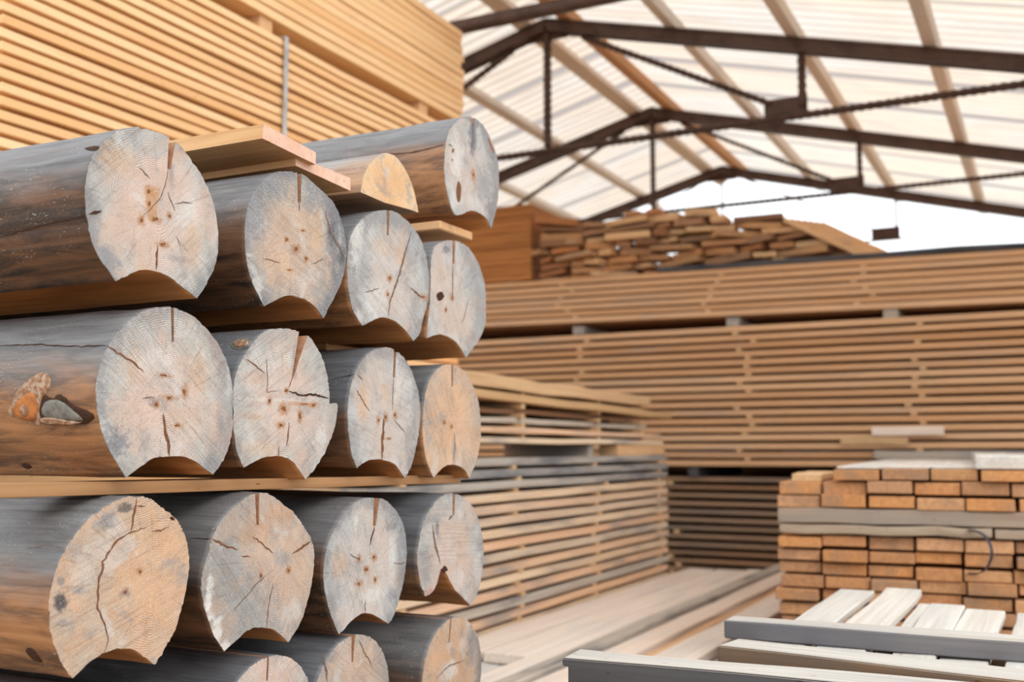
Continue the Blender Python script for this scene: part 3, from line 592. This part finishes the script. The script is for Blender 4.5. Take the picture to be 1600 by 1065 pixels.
def make_log(key, arc, groove, kerf, label, side, endm, pith=None, xe=XE, length=1.95, sub='log', jag=.0007, smoothg=True, seed=0):
    """arc: end outline from the left foot over the top to the right foot; groove: from the right foot back to the left foot; kerf: (left, bottom left, bottom right, right)"""
    R = random.Random(hash(key) % 999 if False else sum(map(ord, key))*7+seed)
    conv = lambda L: [Vector((0, q.y, q.z)) for q in (onp(0, xe, *p) for p in L)] if not isinstance(L[0], Vector) else L
    A = conv(arc); G = conv(groove)
    ctr = Vector((0, (min(p.y for p in A)+max(p.y for p in A))/2, (min(p.z for p in A)+max(p.z for p in A))/2+.01))
    Af = catmull(A, 7); Gf = catmull([A[-1]]+G+[A[0]], 4)[1:-1]
    for i in range(1, len(Af)-1):
        d = (Af[i]-ctr).normalized(); Af[i] = Af[i]+d*R.gauss(0, jag)
    for i in range(len(Gf)): Gf[i] = Gf[i]+Vector((0, 0, R.gauss(0, jag*.6)))
    if kerf:
        K = conv(kerf); ks, ke = K[0], K[3]
        top = [p for p in Af]
        i0 = max((i for i, p in enumerate(Af) if p.y < ks.y and p.z > ctr.z), default=None); i1 = min((i for i, p in enumerate(Af) if p.y > ke.y and p.z > ctr.z and i > i0), default=None)
        def on_arc(y):
            for a, b in zip(Af, Af[1:]):
                if a.z > ctr.z and a.y <= y <= b.y: return a.z+(b.z-a.z)*(y-a.y)/max(1e-6, b.y-a.y)
            return ctr.z+.1
        k0 = Vector((0, ks.y, on_arc(ks.y))); k3 = Vector((0, ke.y, on_arc(ke.y)))
        ringpts = Af[:i0+1]+[k0, K[1], K[2], k3]+Af[i1:]; kz = (i0+1, i0+4)
    else: ringpts = Af; kz = (-9, -9)
    na = len(ringpts); ringpts = ringpts+Gf
    org = Vector((xe, ctr.y, ctr.z)); n = len(ringpts); prof_ = [Vector((0, p.y-ctr.y, p.z-ctr.z)) for p in ringpts]
    Rm = max(p.length for p in prof_[:na])
    bm = bmesh.new(); xs = [0, -.01, -.05, -.12, -.2, -.3, -.42, -.56, -.75, -1.0, -1.4, -1.7, -length]; rings = []
    for j, x in enumerate(xs):
        dy, dz = (R.gauss(0, .0008), R.gauss(0, .0008)) if j > 1 else (0, 0); f = 1+(R.gauss(0, .003) if j > 1 else 0)
        rings.append([bm.verts.new((x, p.y*f+dy, p.z*f+dz)) for p in prof_])
    for j in range(len(xs)-1):
        a, b = rings[j], rings[j+1]
        for i in range(n):
            f = bm.faces.new((a[i], a[(i+1) % n], b[(i+1) % n], b[i]))
            f.smooth = not (kz[0]-1 <= i <= kz[1]) and i not in (na-1, n-1)
            f.material_index = 2 if (kz[0] <= i < kz[1]) else (1 if i >= na-1 else 0)
    fill(bm, rings[0], 1); fill(bm, rings[-1], 1)
    for e in bm.edges:
        if len(e.link_faces) == 2 and e.calc_face_angle(0) > .6: e.smooth = False
    me = mesh_of(bm, 'log')
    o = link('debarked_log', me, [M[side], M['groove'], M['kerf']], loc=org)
    tag(o, label, 'log', 'stacked debarked logs')
    # cut face of the log: a thin skin of differently coloured end grain on the log's end
    bm = bmesh.new(); T = .0012
    fr = [bm.verts.new((T, p.y, p.z)) for p in prof_]; bk = [bm.verts.new((-.0004, p.y, p.z)) for p in prof_]
    fill(bm, fr)
    for i in range(n): bm.faces.new((fr[i], bk[i], bk[(i+1) % n], fr[(i+1) % n]))
    pt = (0, 0)
    if pith: q = onp(0, xe, *pith); pt = (q.y-ctr.y, q.z-ctr.z)
    spots = []
    for (x, y, a, b, *rest) in KN.get(key, []):
        spots.append((x, y, a*2.1, b*2.1, (.42, .20, .08), .75))
    spots += SPOT.get(key, [])
    S2 = []
    for (x, y, a, b, col, st) in spots:
        c0 = onp(0, xe, x, y); cx_ = onp(0, xe, x+a, y); cy_ = onp(0, xe, x, y+b)
        S2.append((c0.y-ctr.y, c0.z-ctr.z, abs(cx_.y-c0.y), abs(cy_.z-c0.z), col, st))
    em = end_mat('end_grain_'+key, pt, .14, *endm, off=sum(map(ord, key))*1.37, spots=S2)
    ce = link('cut_end', mesh_of(bm, 'cut_end'), em, o); tag(ce, 'sawn end face with growth rings')
    LOGS[key] = (o, org, xe)
    return o
def strip(pts, w0, rnd, taper=True):
    """ragged sliver along a line in the y-z plane, returned as a list of quads"""
    L = []; n = len(pts); tot = n-1
    for i, p in enumerate(pts):
        d = (pts[min(i+1, n-1)]-pts[max(i-1, 0)]).normalized(); nr = Vector((0, -d.z, d.y)); u = i/max(1, tot)
        wv = w0*(1-abs(2*u-1)**3*.9 if taper == 2 else (1-u*.85))*rnd.uniform(.65, 1.25)
        L.append((p+nr*wv/2, p-nr*wv/2))
    return L
def crack(key, px, wpx=2.0, mat='crack', both=2, name='crack'):
    o, org, xe = LOGS[key]; R = random.Random(int(px[0][0]*7+px[0][1]))
    P = [onp(0, xe, *p)-org for p in px]; P = [Vector((0, p.y, p.z)) for p in P]; F = []
    for a, b in zip(P, P[1:]):
        n = max(2, int((b-a).length/.006))
        for k in range(n):
            q = a+(b-a)*(k/n); d = (b-a).normalized(); F.append(q+Vector((0, -d.z, d.y))*R.gauss(0, .0008) if k else q)
    F.append(P[-1]); dist = (Vector((xe, P[0].y+org.y, P[0].z+org.z))-CAM).dot(FW); ww = wpx*dist/FPX*1.25
    S = strip(F, ww, R, both); bm = bmesh.new(); pr = None
    for a, b in S:
        vs = [bm.verts.new((.0019, a.y, a.z)), bm.verts.new((.0019, b.y, b.z)), bm.verts.new((.0008, b.y, b.z)), bm.verts.new((.0008, a.y, a.z))]
        if pr:
            for k in range(4): bm.faces.new((pr[k], pr[(k+1) % 4], vs[(k+1) % 4], vs[k]))
        pr = vs
    return link(name, mesh_of(bm, name), M[mat], o)
def blob(key, px, rx, ry=None, mat='knot', name='knot', rag=.3, thick=.0009, n=14):
    o, org, xe = LOGS[key]; ry = ry or rx; R = random.Random(int(px[0]*11+px[1])); bm = bmesh.new(); fr = []; bk = []
    for k in range(n):
        a = 2*math.pi*k/n; f = 1+R.uniform(-rag, rag); q = onp(0, xe, px[0]+rx*f*math.cos(a), px[1]+ry*f*math.sin(a))-org
        fr.append(bm.verts.new((.0012+thick*.6, q.y, q.z))); bk.append(bm.verts.new((.0008, q.y, q.z)))
    bm.faces.new(fr)
    for k in range(n): bm.faces.new((fr[k], bk[k], bk[(k+1) % n], fr[(k+1) % n]))
    bmesh.ops.triangulate(bm, faces=[bm.faces[0]] if False else [f for f in bm.faces if len(f.verts) > 4])
    return link(name, mesh_of(bm, name), M[mat], o)
BV = {}
def surf(key, x, y, lift):
    o, org, xe = LOGS[key]
    if key not in BV:
        me = o.data; BV[key] = BVHTree.FromPolygons([v.co.copy() for v in me.vertices], [tuple(p.vertices) for p in me.polygons])
    h = BV[key].ray_cast(CAM-org, ray(x, y).normalized())
    if h[0] is None: return None
    return h[0]+(h[1] if h[1].dot(ray(x, y)) < 0 else -h[1])*lift
def patch(key, poly, mat, name, lift=.0012, label=None, rag=.0):
    """thin raised patch following the round side of a log"""
    o, org, xe = LOGS[key]; R = random.Random(int(poly[0][0]*3+poly[0][1])); pts = []
    n = len(poly)
    for i in range(n):
        p0, p1, p2, p3 = [Vector((*poly[(i+k) % n], 0)) for k in (-1, 0, 1, 2)]
        for k in range(4):
            u = k/4; q = .5*((2*p1)+(-p0+p2)*u+(2*p0-5*p1+4*p2-p3)*u*u+(-p0+3*p1-3*p2+p3)*u**3); pts.append((q.x+R.uniform(-rag, rag), q.y+R.uniform(-rag, rag)))
    cx = sum(p[0] for p in pts)/len(pts); cy = sum(p[1] for p in pts)/len(pts); bm = bmesh.new(); rings = []
    for f, lf in ((1.0, .0001), (.94, lift), (.7, lift*1.2), (.45, lift*1.2), (.2, lift*1.2)):
        rg = []
        for x, y in pts:
            s = surf(key, cx+(x-cx)*f, cy+(y-cy)*f, lf)
            if s is None: bm.free(); return
            rg.append(bm.verts.new(s))
        rings.append(rg)
    m = len(pts)
    for a, b in zip(rings, rings[1:]):
        for i in range(m): bm.faces.new((a[i], a[(i+1) % m], b[(i+1) % m], b[i]))
    bm.faces.new(rings[-1])
    r = link(name, mesh_of(bm, name, True), M[mat], o)
    if label: tag(r, label)
    return r
def side_crack(key, px, wpx, mat='crack', name='crack'):
    o, org, xe = LOGS[key]; R = random.Random(int(px[0][1]*5)); bm = bmesh.new(); pr = None; pts = []
    for a, b in zip(px, px[1:]):
        n = max(2, int(math.hypot(b[0]-a[0], b[1]-a[1])/6))
        for k in range(n): u = k/n; pts.append((a[0]+(b[0]-a[0])*u, a[1]+(b[1]-a[1])*u+R.gauss(0, .5)))
    pts.append(px[-1]); N = len(pts)
    for i, (x, y) in enumerate(pts):
        hw = wpx/2*R.uniform(.6, 1.3)*(.3+.7*min(1, i/3, (N-1-i)/1.5+.3)); vs = []
        for dy in (-hw, hw):
            s = surf(key, x, y+dy, .0006)
            if s is None: continue
            vs.append(bm.verts.new(s))
        if len(vs) < 2: continue
        if pr: bm.faces.new((pr[0], pr[1], vs[1], vs[0]))
        pr = vs
    return link(name, mesh_of(bm, name), M[mat], o)

# tones: warm patch colour, core colour, sapwood colour, saw direction, grey edge
T_GREY = ((.62, .44, .35), (.60, .50, .45), (.47, .46, .44)); T_COOL = ((.56, .44, .37), (.56, .51, .48), (.47, .475, .475))
T_WARM = ((.66, .40, .24), (.62, .41, .27), (.54, .41, .31)); T_DARK = ((.56, .39, .29), (.54, .42, .34), (.36, .345, .325))
def tm(t, saw, edge): return (*t, saw, edge)
make_log('r1l1', [(180,439),(150,393),(136,345),(133,300),(140,256),(160,224),(182,206),(204,199),(230,201.5),(255,211),(278,225),(300,253),(319,283),(334,323),(340,367),(338,403),(327,434),(307,466)],
    [(281,446),(262,431),(236,422),(217,422),(198,431)], [(263,222),(260.5,264),(266,264.5),(273.5,224)],
    'large greyish log at the upper left, left of the loose orange boards', 'side_a', tm(T_GREY, 2.3, .75), (246, 330))
make_log('r1l2', [(412,478.5),(396,447),(385,409),(381.6,367.5),(386,326),(399,297),(415,279),(434,269.5),(456.6,268.5),(476,275),(501,297),(520,316),(531.6,342),(539.6,377),(539.6,409),(530,447),(505,497)],
    [(488.5,476),(469,465),(448.6,461.6),(431,468)], [(463.6,271),(464.8,316),(469.4,316),(470.3,272)],
    'log with dark grey rim and wide pale heart, under the loose orange boards', 'side_a', tm(T_DARK, 1.2, .95), (461, 385))
make_log('r1l3', [(565.8,508.5),(549,479),(542,431),(544,383),(555.5,355),(571.5,338),(590.7,329.5),(610,329),(629,339),(645,355),(657.7,377),(665.7,402.6),(670,438),(668,470),(660,498),(656,519),(645.4,532.6)],
    [(633,516),(618,502.5),(600,495.6),(585,498.6)], [(603.6,330),(603.8,367.5),(606.8,367.5),(608,331)],
    'silvery white log below the half round slab, with a long diagonal check across its end', 'side_b', tm(T_COOL, 1.0, .55), (612, 440))
make_log('r1l4', [(666.4,528),(669,498),(671.5,470),(672.5,440),(672.5,418),(675,396),(682,383),(696,376.4),(715,377),(734,390),(750,418.5),(757.6,453.6),(758.5,485.6),(757,508),(747.5,531),(727,558.7)],
    [(720.5,546),(708.5,531),(690.5,522.7),(678.5,523.6)], [(706.3,377),(706.3,412),(709.6,412),(711,377.5)],
    'pale log with a dark square knot hole, rightmost of the row below the topmost log', 'side_b', tm(T_COOL, .6, .4), (700, 465))
make_log('r2l1', [(196,745.7),(172,706),(156,664),(149.4,619.6),(153,581),(166,546),(188,514),(217,490),(246,480),(271,481),(300,493.5),(325.6,517.5),(345,546),(357.5,578),(363,613),(363,664),(357.5,696),(346,722),(332,741)],
    [(313,726.6),(300,718),(284,713),(255,713),(236,717),(220,728)], [(266,481),(267.5,534),(271.3,534),(271,482)],
    'big pale log with a dark branch scar on its side, leftmost of the middle row', 'side_b', tm(T_GREY, .9, .55), (262, 625))
make_log('r2l2', [(380.4,730),(369,702),(363.6,660),(363,624),(367.5,588),(378,561),(396,534),(411,519),(429,513.6),(450,513.6),(466.6,518.6),(480,524),(489,534),(501,555),(510,585),(513.5,608),(514.2,626),(515,630.5),(526.7,631.7),(523.7,660),(513,693),(495,726),(476.6,749)],
    [(465,732),(456,720),(441,713),(417,713),(399,720)], [(466.4,520),(455,592),(456.5,594),(479.6,527)],
    'cream log with a wedge shaped split at its top and a stepped right side', 'side_c', tm(T_GREY, 2.1, .25), (443, 634))
make_log('r2l3', [(556.8,731),(547.8,702),(543,660),(544,624),(551,591),(564,564),(582,547.6),(600,543),(615,546),(632,561),(645,585),(654,621),(656,654),(650,696),(642.4,726),(632,747)],
    [(624,735),(615,724),(597,718),(579,718),(567,723)], [(614.8,547),(613.3,589.7),(616.3,589.7),(619,550)],
    'grey white log with vertical brown crack above its notch, third in the middle row', 'side_c', tm(T_COOL, 1.3, .6), (602, 655))
make_log('r2l4', [(677,746),(666,720),(660.4,684),(660.4,648),(665,612),(675.4,585),(690.5,571.6),(705.5,569.5),(720.5,576),(735.5,597),(746,624),(750.5,660),(749,696),(741.5,726),(732.5,747)],
    [(726.5,735),(714.5,727),(699.5,726),(687.5,734)], [(704.5,570),(704.8,603.8),(707,603.8),(707.3,571)],
    'smooth peach coloured log, rightmost of the middle row', 'side_b', tm(T_WARM, .5, .15), (700, 662))
make_log('r3l1', [(113,1058.8),(94.6,1033),(80,993),(76.3,953.6),(80,920),(91.5,880),(107,850),(128,822),(152.5,799.5),(180,783),(201.4,776),(226,777),(241,783),(255,795),(274.6,811.7),(285,828.5),(293,856),(294.4,886.5),(287,935),(274.6,978),(259,1008.5),(241,1037.5)],
    [(227,1028),(210.5,1016),(189,1012.5),(165,1017.7),(140,1033)], None,
    'broad orange pink log with black mould spots, leftmost of the third row', 'side_b', tm(T_WARM, 1.9, .05), (240, 905), jag=.0008)
make_log('r3l2', [(349.4,1017),(329.5,981),(316,935),(315,898.7),(323.4,868),(335.6,828.5),(357,799.5),(381,779.7),(398,771),(419.7,772),(441,786),(462,805.6),(477.6,828.5),(485,840.7),(490,862),(488,898.7),(480.7,935),(468.5,972),(449.6,1003)],
    [(438,991.7),(425.8,982.6),(407.5,980),(389,982.6),(373.8,995)], [(397.7,771),(400,820),(404,820),(404.4,771.5)],
    'ringed tan log with a white left rim, second in the third row', 'side_a', tm(T_DARK, .7, .15), (442.5, 874))
make_log('r3l3', [(528.6,990),(514,953.6),(505.7,911),(506.6,874),(514,843.7),(529.5,813),(548,790),(569,778),(593.6,778),(612,790),(627,813),(634,844),(634,877),(628.7,914),(619.5,947.5),(612,966),(606,974)],
    [(593.6,966),(578,958),(563,959),(548,970),(535.6,984)], [(583.8,778),(582,821),(587,821),(592.2,778)],
    'grey white log with a broad brown slot at its top, third in the third row', 'side_a', tm(T_COOL, .4, .7), (572, 889))
make_log('r3l4', [(665,931),(656,911),(651.5,874),(656,837.6),(665,807),(682,782.7),(700,770.5),(718.7,773.6),(737,790),(749,819),(754.7,856),(752,898.7),(744.6,926),(734.5,946)],
    [(718.7,929),(709.5,920),(700,902),(693,890),(687,893),(682,911),(674,926)], [(706.5,771),(706.5,804),(709.4,804),(710.5,772)],
    'blotchy log with a torn deep notch, rightmost of the third row', 'side_c', tm(T_GREY, 1.5, .3), (704, 862), jag=.0012)
def circ_log(key, cpx, rad, label, kerf, side, tone, pith=None, cyz=None, xe=XE):
    if cyz: c = Vector((0, *cyz))
    else:
        q = onp(0, xe, *cpx); c = Vector((0, q.y, q.z-rad))
    A = [c+Vector((0, rad*math.cos(a), rad*math.sin(a)))*(1+.012*math.sin(3*a)) for a in [math.radians(215-i*(250/17)) for i in range(18)]]
    G = [c+Vector((0, .075, -.080))*1.0+Vector((0, 0, 0)), c+Vector((0, .035, -.055)), c+Vector((0, 0, -.048)), c+Vector((0, -.035, -.055)), c+Vector((0, -.075, -.080))]
    return make_log(key, A, G, kerf, label, side, tone, pith, xe)
circ_log('r4a', (421, 1024), .125, 'low log whose rounded top shows at the bottom edge, below the ringed tan log', [(416.5,1025),(415,1063),(418,1063),(420,1025)], 'side_c', tm(T_GREY, .6, .6), (421, 1080))
circ_log('r4b', (552, 991), .128, 'rough grained log at the bottom edge, second from the right in the lowest row', [(548.5,992),(548.5,1034),(551,1034),(554.5,992)], 'side_c', tm(T_DARK, 1.0, .7), (552, 1065))
circ_log('r4c', (708, 964), .136, 'peach and grey log at the bottom edge, rightmost of the lowest row', [(702.5,965),(700,1003),(702,1003),(705.5,965)], 'side_a', tm(T_WARM, .9, .8), (700, 1045))
circ_log('r4z', None, .135, 'dark log below the orange pink one, its side showing at the lower left corner', None, 'side_c', tm(T_GREY, 1, .5), cyz=(1.19, .795))
for r_, z in ((5, .485), (6, .175)):
    for k, y in enumerate((1.2, 1.52, 1.84, 2.17)):
        circ_log(f'r{r_}{k}', None, .138, f'log hidden below the frame in the {"lower" if r_ == 5 else "bottom"} part of the pile, {num(k)} from the camera', None, 'side_c', tm(T_GREY, 1, .5), cyz=(y, z))
make_log('r0', [(723,334),(709,334),(699,303.6),(694.4,268.5),(696,230),(702,204.7),(715,188.7),(734,181.7),(753.4,195),(767.8,220.6),(777.4,252.6),(779,287.7),(775.8,322.8),(766.8,357)],
    [(760,342),(747,332),(735,329)], [(736,182),(737.5,225),(740,225),(740.5,183.5)],
    'topmost log of the pile, blue grey with an oblong brown hole, farthest right', 'side_b', tm(T_COOL, .3, .7), (730, 270))
# cracks, knots and stains on the cut ends
CR = {'r1l1': [([(245,384),(244,404),(243,421)], 3, 'kerfline'), ([(138,335),(148,332),(158,329)], 4, 'crack'), ([(217,262),(226,272),(233,279)], 1.6, 'hairline'), ([(262,301),(272,330)], 1.2, 'hairline'), ([(272,318),(300,317)], 1.3, 'hairline'), ([(262,264),(257,290),(250,308),(236,324),(222,338)], 1.1, 'hairline'), ([(275,370),(281,384)], 1.2, 'hairline')],
 'r1l2': [([(466,316),(467,330)], 1.3, 'crack'), ([(507,330),(512,350),(517,366),(530,388),(537,404)], 3.5, 'hairline'), ([(410,404),(438,410)], 1.2, 'hairline'), ([(487,412),(505,405)], 1.2, 'hairline')],
 'r1l3': [([(641.7,362),(632,395),(622.6,431),(614,455),(608,473),(606,494)], 3.2, 'hairline'), ([(641,449),(652,460),(661,465)], 2, 'kerfline'), ([(568,457),(592,450)], 1.2, 'hairline')],
 'r1l4': [([(706,414),(706.5,440),(706,470)], 1.4, 'kerfline'), ([(722,505),(730,470)], 1, 'hairline')],
 'r2l1': [([(166.5,540),(178,547),(191.5,556),(208,566),(223.5,581)], 2.8, 'kerfline'), ([(254,646),(257,671),(262,690),(264,713)], 5, 'kerfline'), ([(222,622),(240,621)], 1.5, 'hairline')],
 'r2l2': [([(450,611),(471,617.6),(492,616),(513,622)], 3, 'crack'), ([(450,660),(449,680),(447,697)], 1.8, 'kerfline'), ([(435,697),(434.5,712)], 1.8, 'kerfline'), ([(383,561),(399,571),(412.6,583)], 1.6, 'kerfline'), ([(415,560),(417,590),(416,612),(435,610)], 1, 'hairline'), ([(455,592),(450,606)], 1.5, 'kerfline')],
 'r2l3': [([(599,652),(597,684),(595.5,718)], 5, 'kerfline'), ([(556,609),(566,625),(576,642)], 2, 'hairline'), ([(614,590),(612,640)], 1.2, 'hairline'), ([(615,655),(625,668),(632,675)], 1.2, 'hairline'), ([(558,585),(566,594)], 1.2, 'kerfline')],
 'r2l4': [([(709,675),(710,700),(707,720)], 1.6, 'hairline')],
 'r3l1': [([(229,822),(203,831.5),(188,840),(175,853),(158.7,877),(160,886.5),(152.6,911),(151,950.5),(163,975),(168,999),(162,1018)], 2.6, 'kerfline'), ([(212.5,778),(209,800),(203.5,831)], 2.6, 'kerfline'), ([(213,790),(226,790)], 1.6, 'crack'), ([(264,808),(272,812)], 4, 'crack'), ([(236,830),(250,829),(262,822)], 1.4, 'kerfline')],
 'r3l2': [([(331,841),(345,850),(372,857.5)], 2.6, 'kerfline'), ([(394,837.6),(410,850),(426,863.6)], 1.8, 'kerfline'), ([(456,865),(470,856),(486,845)], 3.2, 'kerfline'), ([(426,911),(419,945),(415,979)], 1.6, 'hairline'), ([(363,954),(380,935),(395,917),(413,899)], 1.5, 'hairline'), ([(376,868),(390,869)], 1.4, 'kerfline')],
 'r3l3': [([(584,822),(580,837.6),(577,852)], 2.2, 'crack'), ([(545,865),(560,874)], 1.5, 'hairline'), ([(569.8,936),(569.8,957)], 1.8, 'hairline'), ([(614,880),(633,879)], 1.2, 'hairline')],
 'r3l4': [([(706.5,804),(700,812)], 1.6, 'crack'), ([(675,820),(679,850),(687,880)], 4, 'hairline')],
 'r0': [([(738.5,190),(739,215),(736,238)], 6, 'stain'), ([(762,215),(768,232),(772,240)], 3, 'kerfline'), ([(700,225),(706,229)], 2, 'kerfline')],
 'r4c': [([(680,1060),(700,1040),(725,1030)], 1.5, 'hairline')], 'r4b': [([(503,1020),(508,1045),(510,1065)], 3, 'hairline'), ([(560,1000),(580,1040)], 2, 'hairline')], 'r4a': []}
for k, L in CR.items():
    for px, wd, m in L: crack(k, px, wd, m, name='crack' if m != 'stain' else 'stain')
for k, L in KN.items():
    for x, y, a, b in L: blob(k, (x, y), a*.62, b*.62, rag=.5)
blob('r1l4', (687, 463), 5.5, 7, 'crack', 'knot_hole', .15); blob('r0', (715.8, 300), 4, 16, 'kerfline', 'knot_hole', .12); blob('r3l4', (693.5, 889), 5, 4.5, 'crack', 'knot_hole', .3)
# marks on the log sides
side_crack('r1l1', [(0,371),(60,353),(100,345),(137,336)], 2.2); side_crack('r2l1', [(0,540),(60,538),(110,541),(166,540)], 1.8); side_crack('r3l2', [(296,841),(331,841)], 1.5); side_crack('r0', [(606,241),(630,240),(661,235),(697,225)], 2.0)
side_crack('r3l1', [(40,858),(70,852),(100,856)], 1.2, 'hairline'); side_crack('r2l3', [(520,592),(552,585)], 1.5)
patch('r2l1', [(14,647),(22,620),(38,598),(58,584),(70,582),(79,590),(77,608),(67,622),(63,645),(66,662),(56,664),(36,655)], 'bark', 'branch_scar', .0022, 'brown lipped scar', .8)
patch('r2l1', [(20,642),(33,622),(52,612),(61,628),(58,655),(40,655)], 'scar_orange', 'scar_heart', .0042, 'orange heart of the scar', .5)
patch('r2l1', [(36,640),(43,628),(50,640),(44,650)], 'bark', 'scar_eye', .006, None, .4)
patch('r2l1', [(66,618),(82,622),(92,616),(104,622),(118,634),(140,642),(148,652),(134,662),(100,662),(64,656)], 'crack', 'scar_edge', .0016, 'dark edge of the scar', 1.0)
patch('r2l1', [(70,628),(90,624),(104,630),(118,642),(132,656),(110,656),(70,650)], 'scar_grey', 'scar_wood', .0036, 'grey wood in the scar', .6)
patch('r2l1', [(66,652),(90,652),(120,657),(132,659),(110,663),(70,660)], 'bark', 'scar_lip', .0048, None, .5)
patch('r2l1', [(33,725),(42,723),(50,729),(42,732)], 'crack', 'side_knot', .001)
patch('r3l1', [(40,1015),(50,1012),(62,1026),(66,1034),(52,1030)], 'crack', 'side_knot', .001)
patch('r2l2', [(359,537),(368,530),(384,528),(397,533),(394,541),(378,546),(364,545)], 'scar_grey', 'side_knot', .0012)
patch('r2l2', [(364,538),(374,532),(388,533),(386,540),(372,543)], 'bark', 'side_knot', .0028)
patch('r1l1', [(132,232),(150,228),(158,231),(146,236)], 'crack', 'side_knot', .0008)

# spacer boards between the rows of logs
def spacer(x, z, y0, y1, h, label, mat='groove', ry=0.0, wd=.09):
    o = link('spacer_board', box_mesh((y1-y0, wd, h), .001, 'spacer', .0006, 5, int(z*100)), M[mat], loc=(x-wd/2, (y0+y1)/2, z), rot=(0, 0, math.pi/2))
    o.rotation_euler = (Matrix.Rotation(math.pi/2, 3, 'Z') @ Matrix.Rotation(ry, 3, 'Y')).to_euler(); return tag(o, label, 'board', 'boards between the log rows')
M['spacerw'] = board_wood('brown_spacer_wood', [(.42, .22, .10), (.48, .27, .13)], (.25, .13, .06), .3, .5)
spacer(-1.31, 1.2345, .75, 2.28, .020, 'orange brown spacer board between the middle and third log rows', 'spacerw', .012)
spacer(-1.50, 1.534, 1.98, 2.33, .016, 'spacer board glimpsed between the upper and middle log rows', 'spacerw', .008)
spacer(-1.9, .928, 1.2, 2.30, .016, 'spacer board between the third and lowest log rows', 'spacerw', .005)
for zz, nm in ((1.534, 'upper and middle'), (1.2345, 'middle and third'), (.928, 'third and lowest'), (.63, 'lowest visible and hidden'), (.325, 'two hidden')):
    spacer(-2.9, zz, .95, 2.33, .016, f'rear spacer board between the {nm} log rows', 'spacerw')
    if zz < .8: spacer(-1.6, zz, .95, 2.33, .016, f'front spacer board between the {nm} log rows', 'spacerw')
spacer(-1.6, .02, .95, 2.4, .04, 'ground bearer below the log pile, front', 'spacerw'); spacer(-2.9, .02, .95, 2.4, .04, 'ground bearer below the log pile, rear', 'spacerw')
def extrude_px(name, px, xe, length, mats, label, cat, arc=0, group=None):
    P = [onp(0, xe, *p) for p in px]; P = [Vector((0, p.y, p.z)) for p in P]
    if arc: P = catmull(P[:arc], 5)+P[arc:]
    c = sum(P, Vector())/len(P); n = len(P); bm = bmesh.new(); rings = [[bm.verts.new((x, p.y-c.y, p.z-c.z)) for p in P] for x in (0, -.3, -.8, -length)]
    for a, b in zip(rings, rings[1:]):
        for i in range(n):
            f = bm.faces.new((a[i], a[(i+1) % n], b[(i+1) % n], b[i])); f.smooth = bool(arc) and i < (arc-1)*5
    f = bm.faces.new(rings[0]); f.material_index = 1; g = bm.faces.new(rings[-1]); g.material_index = 1
    if not arc: bmesh.ops.bevel(bm, geom=list(set(e for e in bm.edges if e.is_manifold and e.calc_face_angle(0) > .8)), offset=.0012, segments=1, affect='EDGES')
    o = link(name, mesh_of(bm, name), mats, loc=(xe, c.y, c.z)); return tag(o, label, cat, group)
M['pinkend'] = board_wood('pink_board_end', [(.80, .55, .42), (.78, .52, .40)], (.70, .42, .30), .3, .35)
M['brownboard'] = board_wood('brown_board_face', [(.70, .42, .21), (.72, .44, .22)], (.52, .27, .12), .4, .5)
extrude_px('loose_board', [(412,193.5),(493.5,238),(493.5,257),(410,216)], XE-.005, 2.2, [M['brownboard'], M['pinkend']], 'upper loose orange board with pink sawn end on top of the log pile', 'board')
extrude_px('loose_board', [(462,243.5),(547.6,278),(547.6,298),(462,258.5)], XE-.02, 2.2, [M['brownboard'], M['pinkend']], 'lower loose board with pink sawn end, partly under the upper one', 'board')
t_or = end_mat('end_grain_slab', (0, -.03), .1, (.74, .46, .24), (.76, .47, .26), (.80, .60, .38), .8, .0)
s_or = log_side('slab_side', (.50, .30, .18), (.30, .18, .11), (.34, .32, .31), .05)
extrude_px('half_round_slab', [(563.5,300),(568,275),(578,256),(590.7,243.6),(603.4,239),(619.4,246),(635.3,268.5),(646.5,297),(654,332),(640,327),(600,316)], XE-.01, 2.4, [s_or, t_or], 'half round slab with fresh orange end, between the loose boards and topmost log', 'slab', 9)
board('thin_board', (-2.35, 2.24, 1.838), (2.1, .16, .022), 0, 'fresh', 'thin pale board between the topmost log and the log beneath it', 'board', None)
